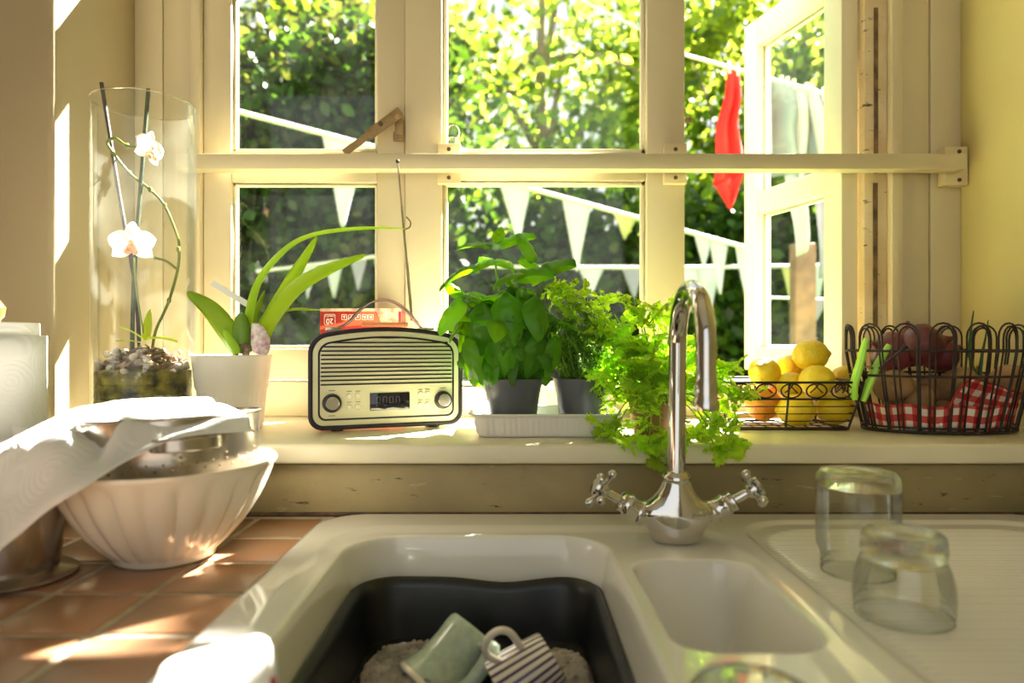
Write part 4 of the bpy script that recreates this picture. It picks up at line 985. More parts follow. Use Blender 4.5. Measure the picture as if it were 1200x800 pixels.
# basil
ba = thing('basil_plant', 'bushy green basil with broad glossy leaves in a grey pot', 'basil', bp0)
def basil_shape(b): return max(.03, math.sin(PI*b**.82)**.72) if 0 < b < 1 else .03
def basil_leaf(cup, bend, nm='leaf'):
    L, W = .062, .044
    def fn(a,b):
        x = (a-.5)*2; w = basil_shape(b)*W/2
        pil = .0034*(1-abs(x)**2)*abs(math.sin(b*11-abs(x)*1.6))**.7*(1 if 0<b<1 else 0)
        z = -cup*W*abs(x)**1.7*(1-.3*b) - bend*L*b*b + pil + .003*(1-abs(x))**.5*0 - (.0030 if abs(x)<.05 else 0)
        return (x*w, L*b, z)
    return MB().grid(fn,10,22).mesh(nm, M['basil'], angle=80)
bl = [basil_leaf(.30,.25), basil_leaf(.15,.5), basil_leaf(.42,.10), basil_leaf(.22,.75)]
stems = []
for k in range(9):
    a = 2*PI*k/9+.3; r0 = random.uniform(.010,.034)
    base = bp0+Vector((r0*math.cos(a),r0*math.sin(a),-.004)); top = base+Vector((.042*math.cos(a)+random.uniform(-.012,.012),.034*math.sin(a),random.uniform(.085,.135)))
    stems.append((base,top))
stems.append((bp0+Vector((-.008,-.005,0)), P(580,305,1.155))); stems.append((bp0+Vector((.004,.01,0)), P(640,318,1.16))); stems.append((bp0+Vector((-.02,-.01,0)), P(545,345,1.14)))
for base, top in stems:
    mid = (base+top)/2+Vector((random.uniform(-.005,.005),random.uniform(-.005,.005),0))
    MB().tube(spline([base,mid,top],4),[.0024]*4+[.002]*4+[.0016],8).build('stem', M['basilvein'], ba)
def put_leaf(p, d, s, roll=0): 
    inst('leaf', random.choice(bl), ba, TRS(p, frame(d, roll=roll), s))
# tips: rosettes of small leaves; below: pairs of drooping large leaves
for i,(base,top) in enumerate(stems):
    a0 = random.uniform(0,PI)
    for k in range(4):
        a = a0+k*PI/2; put_leaf(top, (math.cos(a),math.sin(a),random.uniform(.1,.7)), random.uniform(.55,.85), random.uniform(-.3,.3))
bc = bp0+Vector((-.004,0,.092))
for k in range(86):                      # drooping leaves over the rounded outside of the bush
    zc_ = 1-1.85*(k+.5)/86; a = k*2.39996; rxy = math.sqrt(max(0,1-zc_*zc_))
    n_ = Vector((rxy*math.cos(a), rxy*math.sin(a), zc_))
    p = bc+Vector((n_.x*.074, n_.y*.052, n_.z*.074))+Vector((random.gauss(0,.006),random.gauss(0,.006),random.gauss(0,.006)))
    d_ = Vector((n_.x*.55+random.gauss(0,.22), n_.y*.55+random.gauss(0,.15), -.75+.75*max(0,n_.z)+random.gauss(0,.18)))
    if p.x > bp0.x+.055: p.x -= .012
    put_leaf(p - d_.normalized()*.02, d_, random.uniform(.7,1.22)*(1-.15*max(0,zc_)), random.uniform(-.3,.3))
for u,v,dd,s in ((592,340,(.05,-.65,-.75),1.32),(565,352,(-.3,-.5,-.8),1.15),(628,345,(.25,-.5,-.8),1.2),(577,385,(-.1,-.3,-.95),1.05),(548,395,(-.25,-.2,-.95),1.05),(600,392,(.05,-.3,-.95),1.05),(633,390,(.1,-.25,-.95),1.05),(652,392,(.25,-.2,-.95),.95),(540,348,(-.6,-.45,-.6),1.1),(577,288,(-.9,-.2,.35),.85),(584,284,(.9,-.2,.45),.95),(582,286,(.1,-.3,1),.5),(560,312,(-.95,-.2,.1),.95),(630,306,(-.35,-.1,.9),.85),(634,310,(.9,-.2,.2),.9),(605,318,(.9,-.3,.1),1.0),(612,322,(-.6,-.6,.1),1.05)):
    put_leaf(P(u,v,1.108+random.uniform(-.008,.008)), dd, s, random.uniform(-.2,.2))

# thyme: wiry stems with tiny leaves
th = thing('thyme_plant', 'wiry fine-leaved thyme behind the basil in a grey pot', 'thyme', tp0)
tl = MB(); tw_ = MB()
for k in range(85):
    a = random.uniform(0,2*PI); r0 = .036*math.sqrt(random.random())
    b_ = tp0+Vector((r0*math.cos(a),r0*math.sin(a),-.003)); tp = b_+Vector((random.uniform(-.050,.030),random.uniform(-.03,.03),random.uniform(.05,.125)))
    pts = spline([b_,(b_+tp)/2+Vector((random.uniform(-.01,.01),random.uniform(-.01,.01),.008)),tp],8); tw_.tube(pts,.0007,4)
    for i,p in enumerate(pts[2:]):
        for q_ in range(5):
            d_ = Vector((random.gauss(0,1),random.gauss(0,1),random.gauss(.3,.7))).normalized(); x_ = d_.orthogonal().normalized(); L_ = random.uniform(.005,.009)
            tl.add([p,p+d_*L_*.5+x_*.0019,p+d_*L_,p+d_*L_*.5-x_*.0019],[(0,1,2,3)])
o = tl.build('tiny_leaves', M['thyme'], th); o['kind'] = 'stuff'; o = tw_.build('twigs', M['basilvein'], th); o['kind'] = 'stuff'

# parsley in a clay pot, lush and trailing over the edge of the sill
pz = Vector((.235,1.125,SILL+.001))
cp = thing('clay_pot', 'small brown clay pot hidden under the trailing parsley', 'plant pot', pz)
MB().lathe([(.0001,0),(.032,0),(.034,.002),(.043,.055),(.046,.056),(.047,.070),(.044,.070),(.041,.060),(.0001,.058)],48,pz).build('pot', M['terra'], cp)
pa_ = thing('parsley_plant', 'bright sunlit flat parsley spilling over the sill behind the tap', 'parsley', pz+Vector((0,0,.06)))
def lobed(nm, k=3, W=.030):
    m = MB(); 
    for s_ in ((0,1.0),(-1.05,.78),(1.05,.78)):
        a, sc = s_; R = Matrix.Rotation(-a,3,'Z'); L = W*sc
        out = [(0,0,0),(.30*L,.30*L,.03*L),(.36*L,.55*L,-.03*L),(.55*L,.78*L,-.08*L),(.28*L,.80*L,0),(.20*L,1.02*L,-.1*L),(0,.92*L,-.04*L),(-.20*L,1.02*L,-.1*L),(-.28*L,.80*L,0),(-.55*L,.78*L,-.08*L),(-.36*L,.55*L,-.03*L),(-.30*L,.30*L,.03*L)]
        c = Vector((0,.5*L,.06*L)); b0_ = len(m.v)
        m.v += [R@c]+[R@Vector(p) for p in out]
        for i in range(12): m.f.append((b0_,b0_+1+i,b0_+1+(i+1)%12))
    one_v, one_f = list(m.v), list(m.f); m = MB()
    for (x_,y_,ang_,sc_) in ((0,0,0,1),(-.75*W,-.55*W,.9,.85),(.75*W,-.55*W,-.9,.85),(.1*W,-1.3*W,-.3,.6)):
        R = Matrix.Rotation(ang_,3,'Z') @ Matrix.Rotation(random.uniform(-.5,.5),3,'X'); m.add([R@(p*sc_)+Vector((x_,y_,random.uniform(-.15,.15)*W)) for p in one_v], one_f)
    m.tube([(0,-W*1.9,-.2*W),(0,-W*.5,0),(0,0,0)],.0006,5,caps=False); m.tube([(0,-W*.9,-.05*W),(-.75*W,-.55*W,0)],.0005,4,caps=False); m.tube([(0,-W*.9,-.05*W),(.75*W,-.55*W,0)],.0005,4,caps=False)
    return m.mesh(nm, M['parsley'], angle=80)
pl_ = [lobed('leaf',3,.021), lobed('leaf',3,.019), lobed('leaf',3,.016)]
def pstem(pts): MB().tube(spline(pts,5),.0012,6).build('stalk', M['basilvein'], pa_)
cr_ = pz+Vector((0,0,.06))
heads = []
for k in range(26):
    a = random.uniform(0,2*PI); rr2 = random.uniform(.02,.11)
    t_ = cr_+Vector((rr2*math.cos(a)*1.0, rr2*math.sin(a)*.55, random.uniform(.02,.085)-rr2*.25)); heads.append(t_)
    pstem([cr_,(cr_+t_)/2+Vector((0,0,.02)),t_])
over = [P(715,500,1.06),P(720,505,1.05),P(760,520,1.02),P(775,530,1.015),P(750,510,1.03),P(810,520,1.02),P(840,525,1.02),P(850,500,1.04),P(865,470,1.06),P(870,455,1.07),P(830,500,1.03),P(752,470,1.06),P(758,486,1.05),P(790,505,1.02),P(855,520,1.015)]
for t_ in over: heads.append(t_); pstem([cr_,(cr_+t_)/2+Vector((0,-.01,.03)),t_])
for (u,v,y) in ((700,375,1.15),(726,392,1.13),(735,385,1.13),(708,380,1.14),(745,360,1.15),(765,372,1.15),(775,395,1.12),(790,370,1.16),(750,405,1.10),(748,412,1.10),(738,428,1.10),(765,430,1.08),(740,440,1.08),(790,440,1.08),(812,445,1.09),(820,420,1.11),(748,456,1.08),(850,430,1.10),(845,455,1.08),(862,432,1.11),(770,460,1.06),(730,400,1.11),(755,385,1.12),(780,420,1.10),(720,368,1.16),(805,400,1.13),(672,360,1.15),(682,348,1.16),(660,345,1.17),(648,335,1.175),(700,350,1.17)):
    t_ = P(u,v,y); heads.append(t_); pstem([cr_,(cr_*.5+t_*.5)+Vector((0,-.01,.01)),t_])
cnt = 0
for t_ in heads:
    for k in range(4):
        if cnt >= 292: break
        d_ = Vector((random.gauss(0,.8),random.gauss(-.45,.6),random.gauss(.05,.6)))
        inst('leaf', random.choice(pl_), pa_, TRS(t_+Vector((random.gauss(0,.009),random.gauss(0,.007),random.gauss(0,.009))), frame(d_, roll=random.uniform(-.8,.8)), random.uniform(.65,1.1))); cnt += 1

# ------------------------------------------------------------------ lemon basket
lz = SILL+.0025
lx0, lx1, ly0, ly1 = .372, .590, 1.190, 1.325
lb = thing('fruit_basket', 'black wire basket with scroll rim full of lemons and oranges', 'basket', ((lx0+lx1)/2,(ly0+ly1)/2,lz))
def lring(off, z): return rrect(lx0-off,lx1+off,ly0-off,ly1+off,.010+off*.3,lz+z,4)
MB().tube(lring(.017,.083),.0021,8,closed=True).build('rim', M['wire'], lb)
MB().tube(lring(.012,.054),.0018,8,closed=True).build('rail', M['wire'], lb)
MB().tube(lring(.000,.001),.0024,8,closed=True).build('base_ring', M['wire'], lb)
for z in (.041,.028,.015): MB().tube(lring(.012*z/.054,z),.0009,6,closed=True).build('wire', M['wire'], lb)
for i in range(9):
    x = lx0+(lx1-lx0)*(i+.5)/9; MB().tube([(x,ly0,lz+.0005),(x,ly1,lz+.0005)],.0010,6).build('wire', M['wire'], lb)
for i in range(4):
    y = ly0+(ly1-ly0)*(i+.5)/4; MB().tube([(lx0,y,lz+.0015),(lx1,y,lz+.0015)],.0010,6).build('wire', M['wire'], lb)
for (sx,sy,px_,py_) in ((-1,-1,lx0,ly0),(1,-1,lx1,ly0),(1,1,lx1,ly1),(-1,1,lx0,ly1),(0,-1,(lx0+lx1)/2,ly0),(0,1,(lx0+lx1)/2,ly1)):
    ux = (.48*(lx1-lx0)+lx0) if sx == 0 else px_+(-sx*.003)
    MB().tube([(ux,py_-sy*.003*(sx!=0),lz),(ux+sx*.012,py_+sy*.012,lz+.054),(ux+sx*.017,py_+sy*.017,lz+.083)],.0020,8).build('upright', M['wire'], lb)
def scroll(c, ex, ez, R):
    pts = []
    for k in range(34):
        t = k/33*2*PI*1.0+PI/2; pts.append(c+ex*math.cos(t)*.0175+ez*math.sin(t)*.0125)
    MB().tube(pts,.0014,6).build('scroll', M['wire'], lb)
    for s_ in (-1,1):
        MB().tube(spline([c+ez*.0125+ex*s_*.003, c+ez*.006-ex*s_*.001, c-ez*.001-ex*s_*.008, c-ez*.003-ex*s_*.011],4),.0012,6).build('scroll', M['wire'], lb)
ez = Vector((0,-.005,.029)).normalized()
for i in range(5): scroll(Vector((lx0+.022+(lx1-lx0-.044)*i/4, ly0-.0145, lz+.0685)), Vector((1,0,0)), ez, 0)
for i in range(3): scroll(Vector((lx1+.0145, ly0+.022+(ly1-ly0-.044)*i/2, lz+.0685)), Vector((0,1,0)), Vector((.005,0,.029)).normalized(), 0)
def lemon_mesh(nm='lemon'):
    L, R_ = .040, .0315; pr_ = []
    for k in range(29):
        t = k/28; a = PI*t; x = -math.cos(a)*L*.86; r = R_*math.sin(a)**.85 if 0<t<1 else 0
        if t > .86: x += .0085*((t-.86)/.14)**1.2; r = max(r*.85, .0062*(1-((t-.86)/.14)**3))
        if t < .08: x -= .002
        pr_.append((max(r,1e-6),x))
    return MB().lathe(pr_,32,(0,0,0),None,lambda r,z,a,i: r*(1+.02*math.sin(3*a+z*60))).mesh(nm, M['lemon'], angle=80)
lm_ = lemon_mesh()
def lemon(p, d, s, label):
    o = inst('lemon', lm_, None, TRS(p, Vector(d).to_track_quat('Z','Y').to_matrix(), s)); tag(o, label, 'lemon', 'lemons in the wire basket')
Yl = 1.25
lemon(P(950,416,1.262),(1,-.05,.08),.90,'yellow lemon on top of the heap with its tip pointing at the wire onion basket')
lemon(P(957,446,1.226),(.15,-.9,.15),.92,'yellow lemon directly under the topmost lemon')
lemon(P(990,444,1.292),(.6,.5,.2),.80,'small yellow lemon behind the scroll rim near the green peg')
lemon(P(896,437,1.285),(-.5,-.5,.3),.92,'sunlit lemon at the parsley end of the fruit basket')
lemon(P(926,431,1.325),(.2,.8,.2),.80,'sunlit lemon peeping out at the back of the fruit basket')
lemon(P(927,452,1.272),(.8,.3,.1),.82,'lemon wedged between the oranges and the topmost lemon')
lemon(P(978,478,1.232),(.95,.1,.1),.92,'yellow lemon low in the basket behind the corner upright')
lemon(P(933,480,1.230),(-.95,.2,.0),.92,'yellow lemon on the basket floor next to the middle upright')
om = MB().lathe([(max(1e-6,.033*math.sin(PI*k/24)),-.0315*math.cos(PI*k/24)) for k in range(25)],32).mesh('orange',M['orange'],angle=80)
for p,lbl in ((P(893,473,1.262),'orange lying low in the wire basket nearest the parsley'),(P(906,456,1.33),'orange behind the others in the wire fruit basket')):
    tag(inst('orange', om, None, TRS(p, Euler((.3,.4,0)).to_matrix(), .95)), lbl, 'orange', 'oranges in the wire basket')
# green clothes peg clipped on the basket corner
pg = thing('clothes_peg', 'light green plastic clothes peg clipped on the fruit basket rim', 'clothes peg', P(1003,462,1.178))
def pegarm(pts, W):
    q_ = spline(pts,6); return MB().tube(q_,[W*(.55+.6*math.sin(PI*min(1,.15+i/len(q_)*.8))) for i in range(len(q_))],8,flat=.75)
pegarm([P(1001,468,1.178),P(1001,450,1.176),P(1008,425,1.174),P(1015,396,1.172)],.0080).build('arm', M['peg'], pg)
pegarm([P(1011,470,1.178),P(1018,450,1.176),P(1028,428,1.174),P(1042,404,1.172)],.0080).build('arm', M['peg'], pg)
MB().tube([P(1007,428,1.172),P(1026,432,1.172)],.0022,8).build('spring', M['steel'], pg)

# ------------------------------------------------------------------ oval wire basket with vegetables
ox, oy, oz = .752, 1.205, SILL+.003
ob = thing('vegetable_basket', 'dark oval wire basket with looped rim full of onions and potatoes', 'basket', (ox,oy,oz))
def oe(a, A, B_, z): return Vector((ox+A*math.cos(a), oy+B_*math.sin(a), oz+z))
def ow(z):       # half axes at height z
    t = z/.14; return .128+.028*min(1,t*1.1), .076+.024*min(1,t*1.1)
def oring(z, r, nm='ring'): A,B_ = ow(z); MB().tube([oe(2*PI*k/64,A,B_,z) for k in range(64)], r, 8, closed=True).build(nm, M['rustwire'], ob)
oring(.001,.0030,'base_ring'); oring(.095,.0021); oring(.137,.0021); oring(.008,.0016)
NH = 15
def hoop(a, w, top, r):
    pts = []
    for z in (.002,.05,.095,.137,top-.022): pts.append((z,-w))
    for k in range(1,8):
        t = PI*k/8; pts.append((top-.022+.022*math.sin(t), -w*math.cos(t)))
    for z in (top-.022,.137,.095,.05,.002): pts.append((z,w))
    out = []
    for z,s_ in pts:
        A,B_ = ow(min(z,.15)); f = (.78+.22*min(1,z/.12))
        out.append(oe(a+s_*f/ math.hypot(A*math.sin(a),B_*math.cos(a)),A,B_,z))
    MB().tube(out, r, 6).build('hoop', M['rustwire'], ob)
aa = [];  tot = 0                                # hoops at equal arc length
NS = 720; acc = [0]
for k in range(NS): 
    a = 2*PI*k/NS; acc.append(acc[-1]+math.hypot(.15*math.sin(a),.096*math.cos(a))*2*PI/NS)
for h_ in range(NH):
    t_ = acc[-1]*(h_+.3)/NH; k = next(i for i,v in enumerate(acc) if v >= t_); aa.append(2*PI*k/NS)
for a in aa: hoop(a,.0195,.183,.0017); hoop(a+.02,.0135,.178,.0017)
# lining cloth: a low band inside the front of the basket, and a folded corner hanging forward
def clothmesh(name, fn, nu, nv, uvs, label):
    m = MB().grid(fn,nu,nv); me_ = bpy.data.meshes.new(name); me_.from_pydata([tuple(p-Vector((ox,oy,oz))) for p in m.v],[],m.f)
    uv = me_.uv_layers.new(name='UVMap')
    for lp_ in me_.loops:
        i = lp_.vertex_index; uv.data[lp_.index].uv = ((i%(nu+1))/nu*uvs[0], (i//(nu+1))/nv*uvs[1])
    me_.polygons.foreach_set('use_smooth',[True]*len(me_.polygons)); me_.materials.append(M['gingham'])
    o = bpy.data.objects.new(name,me_); C.objects.link(o); md_ = o.modifiers.new('thickness','SOLIDIFY'); md_.thickness = .001
    return o
napkin = thing('gingham_napkin', 'red and white gingham napkin lining the oval wire basket', 'napkin', (ox,oy,oz))
def band(a,b):
    t = PI*1.0+PI*1.0*a; A,B_ = ow(.05*b); k = .93+.012*math.sin(a*25)
    return oe(t, A*k, B_*k, .006+.040*b+.002*math.sin(a*30))
o = clothmesh('lining', band, 50, 6, (16,1.7), ''); o.parent = napkin
def cornerf(a,b):
    p = P(1100,500,1.135).lerp(P(1183,500,1.165),a).lerp(P(1138,443,1.128).lerp(P(1197,462,1.17),a), b)
    p.z -= .010*math.sin(PI*a)*(1-b); p.y += .006*math.sin(5*a+2*b); 
    return p
o = clothmesh('folded_corner', cornerf, 24, 20, (5.0,4.2), ''); o.parent = napkin
MB().tube(spline([P(1111,480,1.118),P(1122,460,1.116),P(1139,443,1.116),P(1160,449,1.14),P(1196,461,1.16)],5),.0022,6).build('hem', M['boxred'], napkin)
# onions, potatoes
onm = MB().lathe([(1e-6,-.036),(.006,-.0345),(.020,-.028),(.033,-.012),(.037,.002),(.034,.016),(.022,.028),(.010,.035),(.005,.044),(.0035,.052),(1e-6,.054)],28,(0,0,0),None,lambda r,z,a,i: r*(1+.015*math.sin(9*a))).mesh('red_onion',M['onion'],angle=80)
for p,d,s,lbl in ((P(1047,413,1.215),(-.8,-.3,.3),1.0,'dark red onion at the lemon side of the oval basket'),(P(1080,405,1.19),(.9,-.2,.25),1.02,'large dark red onion on top with its neck pointing at the green shoots'),(P(1066,408,1.265),(.1,.3,1),1.0,'dark red onion at the back of the oval basket'),(P(1100,415,1.225),(.9,.1,.3),.9,'dark red onion tucked beside the green shoots')):
    tag(inst('red_onion', onm, None, TRS(p, Vector(d).to_track_quat('Z','Y').to_matrix(), s)), lbl, 'onion', 'red onions in the oval basket')
def potato_mesh(sd):
    r_ = random.Random(sd); c1, c2, c3 = r_.uniform(0,6), r_.uniform(0,6), r_.uniform(0,6)
    return MB().lathe([(max(1e-6,.027*math.sin(PI*k/18)**.9),-.036*math.cos(PI*k/18)) for k in range(19)],24,(0,0,0),None,lambda r,z,a,i: r*(1+.07*math.sin(2*a+c1+z*40)+.05*math.sin(3*a+c2-z*70))).mesh('potato',M['potato'],angle=80)
ptm = [potato_mesh(k) for k in range(4)]
for k,(p,d,s,lbl) in enumerate(((P(1047,452,1.19),(1,0,.2),.95,'brown potato under the dark stick by the clothes peg'),(P(1120,452,1.19),(.6,-.3,.6),1.05,'large brown potato left of the gingham corner'),(P(1185,448,1.215),(1,.2,.1),1.15,'pale brown potato behind the gingham corner against the right wall'),(P(1078,470,1.175),(.4,.2,.9),.82,'knobbly brown potato in the middle of the oval basket'),(P(1108,484,1.18),(1,.1,0),.8,'small brown potato resting just above the gingham band'),(P(1060,482,1.195),(.9,.3,0),.85,'dark brown potato low down above the gingham band'),(P(1150,470,1.22),(1,0,.1),1.1,'brown potato hidden behind the gingham corner'),(P(1090,455,1.22),(.3,.9,.2),.95,'brown potato below the red onions'))):
    tag(inst('potato', ptm[k%4], None, TRS(p, Vector(d).to_track_quat('Z','Y').to_matrix(), s)), lbl, 'potato', 'potatoes in the oval basket')
sb = thing('sprouting_onion', 'sprouting brown onion with tall dark green shoots in the oval basket', 'onion', P(1143,450,1.20))
inst('bulb', onm, sb, TRS(P(1146,455,1.205), Matrix.Identity(3), .75)); sb.children[0].data = onm.copy(); sb.children[0].data.materials[0] = M['potato']
for pts,r in (([P(1140,440,1.19),P(1137,410,1.19),P(1138,385,1.185),P(1141,364,1.18)],.0042),([P(1148,440,1.195),P(1151,415,1.195),P(1155,395,1.19),P(1158,375,1.185)],.0035),([P(1144,440,1.2),P(1135,415,1.2),P(1133,392,1.2)],.0035)):
    q_ = spline(pts,5); MB().tube(q_,[r*(1-.85*i/len(q_)) for i in range(len(q_))],8).build('shoot', M['shoot'], sb)
o = MB().tube([P(1030,432,1.13),P(1057,410,1.12),P(1062,405,1.118)],[.0022,.0026,.0055],8).build('dark_stick', M['stake'], None, origin=P(1030,432,1.13)); tag(o,'short dark stick with knobbed end poking through the oval basket','stick')

# ------------------------------------------------------------------ the garden
GZ0 = -0.9
struct(MB().grid(lambda a,b: (-30+60*a, 1.76+45*b, GZ0+.04*math.sin(a*40)*math.sin(b*33)),40,40).build('ground', M['lawn']))
def leafcloud(name, pos, size, mat, parent, origin, jit=.35, up=.2):
    n = len(pos); d = rng.normal(size=(n,3)); d[:,2] -= up; d /= np.linalg.norm(d,axis=1)[:,None]
    r2 = rng.normal(size=(n,3)); x = np.cross(d,r2); x /= np.linalg.norm(x,axis=1)[:,None]
    nn = np.cross(x,d); s = size*(1+jit*rng.uniform(-1,1,size=(n,1))); w = s*.30
    v = np.stack([pos, pos+d*s*.35+x*w+nn*s*.06, pos+d*s*.70+x*w*.8, pos+d*s, pos+d*s*.70-x*w*.8, pos+d*s*.35-x*w+nn*s*.06],1).reshape(-1,3)-np.array(origin)
    me_ = bpy.data.meshes.new(name); me_.vertices.add(n*6); me_.vertices.foreach_set('co', v.astype(np.float32).ravel())
    me_.loops.add(n*8); me_.polygons.add(n*2)
    b = np.arange(n)[:,None]*6; fi = np.concatenate([b+np.array([[0,1,2,3]]), b+np.array([[0,3,4,5]])],1).ravel()
    me_.loops.foreach_set('vertex_index', fi.astype(np.int32)); me_.polygons.foreach_set('loop_start', (np.arange(n*2)*4).astype(np.int32))
    me_.update(calc_edges=True); me_.validate(); me_.materials.append(mat)
    o = bpy.data.objects.new(name, me_); C.objects.link(o)
    if parent is not None: o.parent = parent
    else: o.location = origin
    o['kind'] = 'stuff'; WM[o.name] = Matrix.Translation(Vector(origin)); return o
def hedge(name, label, x0, x1, y, z1, n, mats, size, depth=.8, clumps=40):
    o = thing(name, label, 'hedge', ((x0+x1)/2,y,GZ0))
    xs_ = np.linspace(x0,x1,24); cm_ = MB()
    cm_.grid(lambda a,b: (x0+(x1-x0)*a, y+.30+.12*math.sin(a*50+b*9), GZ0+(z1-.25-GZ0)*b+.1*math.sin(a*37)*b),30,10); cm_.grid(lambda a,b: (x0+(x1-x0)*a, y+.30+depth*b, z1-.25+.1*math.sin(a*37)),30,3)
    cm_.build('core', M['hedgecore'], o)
    for mi,(mt,fr_) in enumerate(mats):
        k = int(n*fr_)
        cx_ = rng.uniform(x0,x1,clumps); cz_ = GZ0+.1+(z1-GZ0-.1)*rng.uniform(0,1,clumps)**.85; cy_ = y+rng.uniform(-.25,.2,clumps)
        ii = rng.integers(0,clumps,k); pos = np.stack([cx_[ii]+rng.normal(0,.32,k), cy_[ii]+rng.normal(0,.16,k), cz_[ii]+rng.normal(0,.30,k)],1)
        pos[:,2] = np.minimum(pos[:,2], z1+rng.normal(0,.08,k)); pos[:,2] = np.maximum(pos[:,2],GZ0+.02)
        leafcloud('foliage', pos, size, M[mt], o, (o.location.x,o.location.y,o.location.z))
    return o
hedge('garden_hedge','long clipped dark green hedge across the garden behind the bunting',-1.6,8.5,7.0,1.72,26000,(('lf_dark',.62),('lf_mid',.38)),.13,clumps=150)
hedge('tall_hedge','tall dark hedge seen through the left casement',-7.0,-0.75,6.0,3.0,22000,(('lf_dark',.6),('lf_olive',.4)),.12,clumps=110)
def tree(name, label, x, y, h, crown, n, mats, size, clumps=45, tr=.12, crz=None, branches=7, lean=0):
    o = thing(name, label, 'tree', (x,y,GZ0))
    top = Vector((x+lean,y,GZ0+h*.95)); base = Vector((x,y,GZ0))
    MB().tube(spline([base, base.lerp(top,.35)+Vector((.05,0,0)), base.lerp(top,.7)-Vector((.06,0,0)), top],4),[tr*(1-.75*i/12) for i in range(13)],12).build('trunk', M['trunk'], o)
    cz = GZ0+h-crown[2] if crz is None else crz
    for k in range(branches):
        a = 2*PI*k/branches+.4; b_ = base.lerp(top,random.uniform(.35,.8)); e_ = Vector((x+crown[0]*.75*math.cos(a), y+crown[1]*.75*math.sin(a), cz+random.uniform(-.3,.6)*crown[2]))
        MB().tube(spline([b_,b_.lerp(e_,.5)+Vector((0,0,.15)),e_],4),[tr*.4*(1-.8*i/8) for i in range(9)],8).build('branch', M['trunk'], o)
    for mt,fr_ in mats:
        k = int(n*fr_); u_ = rng.normal(size=(clumps,3)); u_ /= np.linalg.norm(u_,axis=1)[:,None]; u_ *= rng.uniform(.25,1,(clumps,1))**.5
        cc = np.array([x,y,cz])+u_*np.array(crown); ii = rng.integers(0,clumps,k)
        pos = cc[ii]+rng.normal(0,1,(k,3))*np.array([.34,.34,.22])*crown[0]*.5
        leafcloud('foliage', pos, size, M[mt], o, (x,y,GZ0))
    return o
tree('birch_tree','light green tree with pale upright trunk above the hedge',.42,8.6,6.5,(1.7,1.3,2.0),2200,(('lf_light',.65),('lf_mid',.35)),.16,60,.14)
tree('olive_tree','olive green tree rising over the tall dark hedge',-2.4,8.4,5.6,(2.0,1.4,1.6),7000,(('lf_olive',.6),('lf_mid',.4)),.16,50,.14)
tree('garden_tree','dense light green tree above the hedge behind the red cloth',3.4,9.6,6.6,(2.2,1.5,2.3),7000,(('lf_light',.6),('lf_mid',.45)),.17,60,.15)
tree('garden_tree','yellow-green leafy tree beyond the open casement',5.9,10.5,6.8,(2.2,1.5,2.4),8000,(('lf_light',.5),('lf_mid',.5)),.18,60,.15)
tree('garden_tree','mid green tree between the pale trunk and the left casement',-1.0,10.5,6.2,(1.6,1.3,2.0),2000,(('lf_mid',.5),('lf_light',.5)),.17,50,.13)

st = tree('added_shade_tree','unseen tree added right of the window, its branch blocking part of the sun',6.3,5.3,6.9,(1.0,1.0,.9),4200,(('lf_mid',.6),('lf_dark',.4)),.13,30,.13)  # added out of view to keep sun off the sink
tip = np.array([3.82,5.0,5.515])
pos = tip+np.clip(rng.normal(0,1,(1300,3)),-1.5,1.5)*np.array([.090,.07,.052])  # leaf clump shaped to block sun through the right opening
leafcloud('sun_block_foliage', pos, .06, M['lf_mid'], st, (6.3,5.3,GZ0))
MB().tube(spline([(6.3,5.3,4.2),(5.4,5.1,5.2),(3.92,5.0,5.6)],5),[.05*(1-.85*i/10) for i in range(11)],8).build('branch', M['trunk'], st)

# bunting
def bunting(name, label, a, b, Ya, Yb, flags, sag=6, rope=.014):
    A_, B_ = P(*a,Ya), P(*b,Yb); o = thing(name, label, 'bunting', A_)
    pts = [A_.lerp(B_,t/20)+Vector((0,0,-.01*sag*math.sin(PI*t/20)*.5)) for t in range(21)]
    MB().tube(pts, rope, 6).build('tape', M['rope'], o)
    for t, w, h_, mt, sk in flags:
        i = min(19,max(0,int(t*20))); p = pts[i].lerp(pts[i+1], t*20-i); dd = (B_-A_).normalized()
        tw_ = random.uniform(-.15,.15)
        def fn(a_,b_): 
            ww = w*(1-b_)*.5+.004; return p+dd*(2*a_-1)*ww+Vector((sk*b_*w,.05*math.sin(3*b_+a_*2+tw_*20)*b_*w*3,-h_*b_))
        MB().grid(fn,4,8).build('flag', M[mt], o, solid=.003, angle=80)
    return o
Yb_ = 4.2
bunting('bunting','white tape of bunting sloping from the left casement past the basil',(180,105),(880,292),3.6,4.6,
        [(.27,.26,.50,'whitecloth',-.05),(.545,.20,.36,'whitecloth',.1),(.655,.19,.44,'whitecloth',.0),(.745,.17,.16,'yellowcloth',0),(.818,.12,.30,'whitecloth',.1),(.90,.13,.22,'whitecloth',.0),(.932,.14,.36,'whitecloth',.05),(.985,.13,.3,'whitecloth',0)], sag=-2)
bunting('bunting','lower tape of bunting with lilac and white pennants in front of the hedge',(560,312),(1010,310),5.2,5.2,
        [(.295,.19,.22,'whitecloth',0),(.405,.17,.24,'lilaccloth',0),(.55,.22,.34,'whitecloth',.1),(.60,.2,.36,'whitecloth',0),(.70,.12,.26,'yellowcloth',0),(.82,.17,.34,'yellowcloth',0),(.88,.17,.34,'whitecloth',0),(.95,.15,.3,'whitecloth',0)], sag=3)
bunting('bunting','far line of small pennants behind the orchid leaves',(300,318),(470,296),5.2,5.4,[(.35,.14,.26,'whitecloth',0),(.53,.14,.28,'whitecloth',0),(.70,.13,.25,'lilaccloth',0),(.86,.12,.24,'whitecloth',0)], sag=1)
bunting('bunting','single high tape of bunting crossing the birch tree',(600,-40),(760,40),6.0,6.0,[], sag=0, rope=.012)
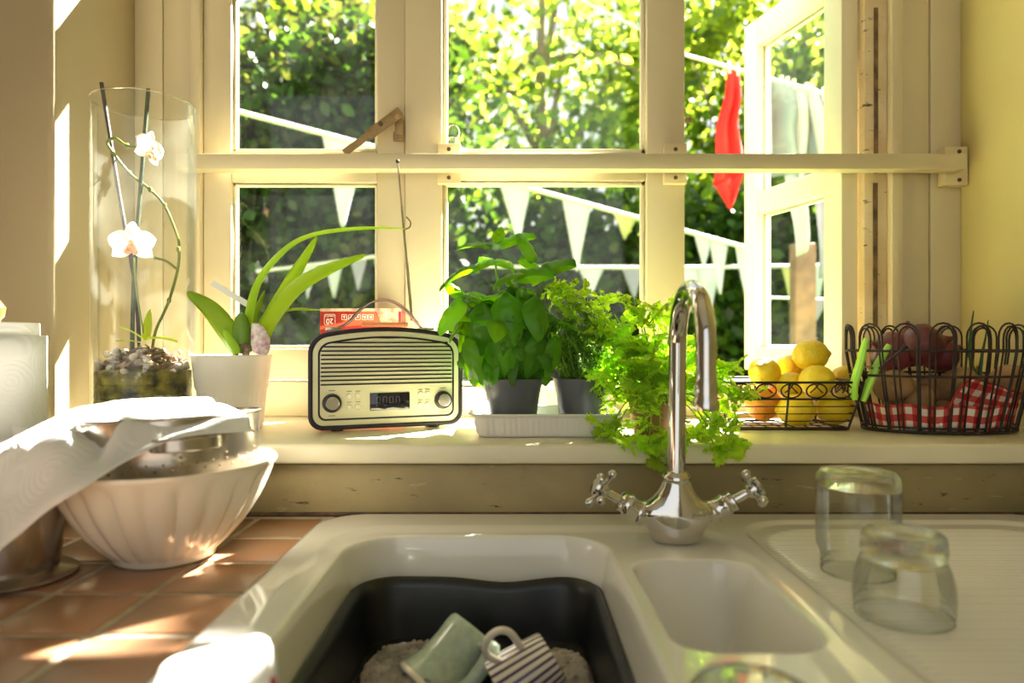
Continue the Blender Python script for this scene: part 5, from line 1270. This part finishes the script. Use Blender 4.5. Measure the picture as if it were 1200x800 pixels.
bunting('bunting','short low tape of bunting crossing the wooden post',(880,348),(1010,352),3.67,3.67,[(.55,.16,.16,'lilaccloth',0)], sag=0, rope=.006)
# washing line with laundry
A_, B_ = P(770,55,3.2), P(1030,128,3.0)
o = MB().tube([A_.lerp(B_,t/10) for t in range(11)],.008,6).build('washing_line', M['rope'], None, origin=A_); tag(o,'white washing line sloping past the open casement','washing line')
def on_line(u):
    lo, hi = 0.0, 1.0
    for k in range(40):
        t = (lo+hi)/2; p = A_.lerp(B_,t)
        if 600+F*p.x/p.y < u: lo = t
        else: hi = t
    return A_.lerp(B_,lo)
def laundry(name, label, cat, mat, u0, u1, bot0, bot1, waves=3, amp=.05, dy=0.0):
    a0, a1 = on_line(u0)+Vector((0,dy,0)), on_line(u1)+Vector((0,dy,0)); o = thing(name, label, cat, a0)
    b0_, b1_ = P(*bot0,a0.y), P(*bot1,a1.y)
    def fn(a,b):
        p = a0.lerp(a1,a).lerp(b0_.lerp(b1_,a),b); p.y += amp*math.sin(a*PI*waves+b*2)*min(1,b*3); p.x += .01*math.sin(b*9)*min(1,b*3); return p
    MB().grid(fn,20,20).build('cloth', M[mat], o, solid=.004, angle=80)
    for k in range(2 if u1-u0 < 30 else 3):
        q = a0.lerp(a1,(k+.15)/(1.3 if u1-u0 < 30 else 2.3)); MB().box(q,(.012,.016,.06)).build('peg', M['rope'], o)
    return o
r_ = laundry('red_cloth','red cloth pegged on the washing line outside the open casement','cloth','redcloth',853,866,(836,215),(872,200),4,.03)
yr = on_line(860).y; pa, pb, pc = P(836,215,yr), P(872,200,yr), P(856,245,yr)
MB().grid(lambda a,b: pa.lerp(pb,a).lerp(pc,b)+Vector((0,.02*math.sin(a*12),0)),10,8).build('pointed_hem', M['redcloth'], r_, solid=.004)
s_ = laundry('grey_shirt','pale grey-blue shirt hanging on the washing line behind the casement glass','shirt','greycloth',890,956,(904,205),(972,215),3,.06)
for pts in ((893,903,(893,205),(905,200)),(944,958,(962,200),(985,190))):
    q0,q1 = on_line(pts[0]),on_line(pts[1]); q2,q3 = P(*pts[2],q0.y-.04),P(*pts[3],q1.y-.04)
    MB().grid(lambda a,b: q0.lerp(q1,a).lerp(q2.lerp(q3,a),b)+Vector((0,-.03*math.sin(PI*a),0)),6,12).build('sleeve', M['whitecloth'], s_, solid=.004, angle=80)
laundry('white_shirt','long white shirt hanging nearest the open casement hinge','shirt','lilaccloth',962,1012,(964,325),(1008,328),3,.05)
laundry('white_towel','white towel hanging in a point behind the casement glass','towel','whitecloth',914,948,(935,300),(950,290),2,.03,.004)
o = MB().span((P(943,300,3.6).x-.055,3.58,GZ0),(P(943,300,3.6).x+.055,3.67,P(943,285,3.6).z)).build('garden_post', M['outwood'], None, origin=(P(943,300,3.6).x,3.62,GZ0), bevel=.008); tag(o,'brown wooden post standing in the garden behind the casement glass','post')
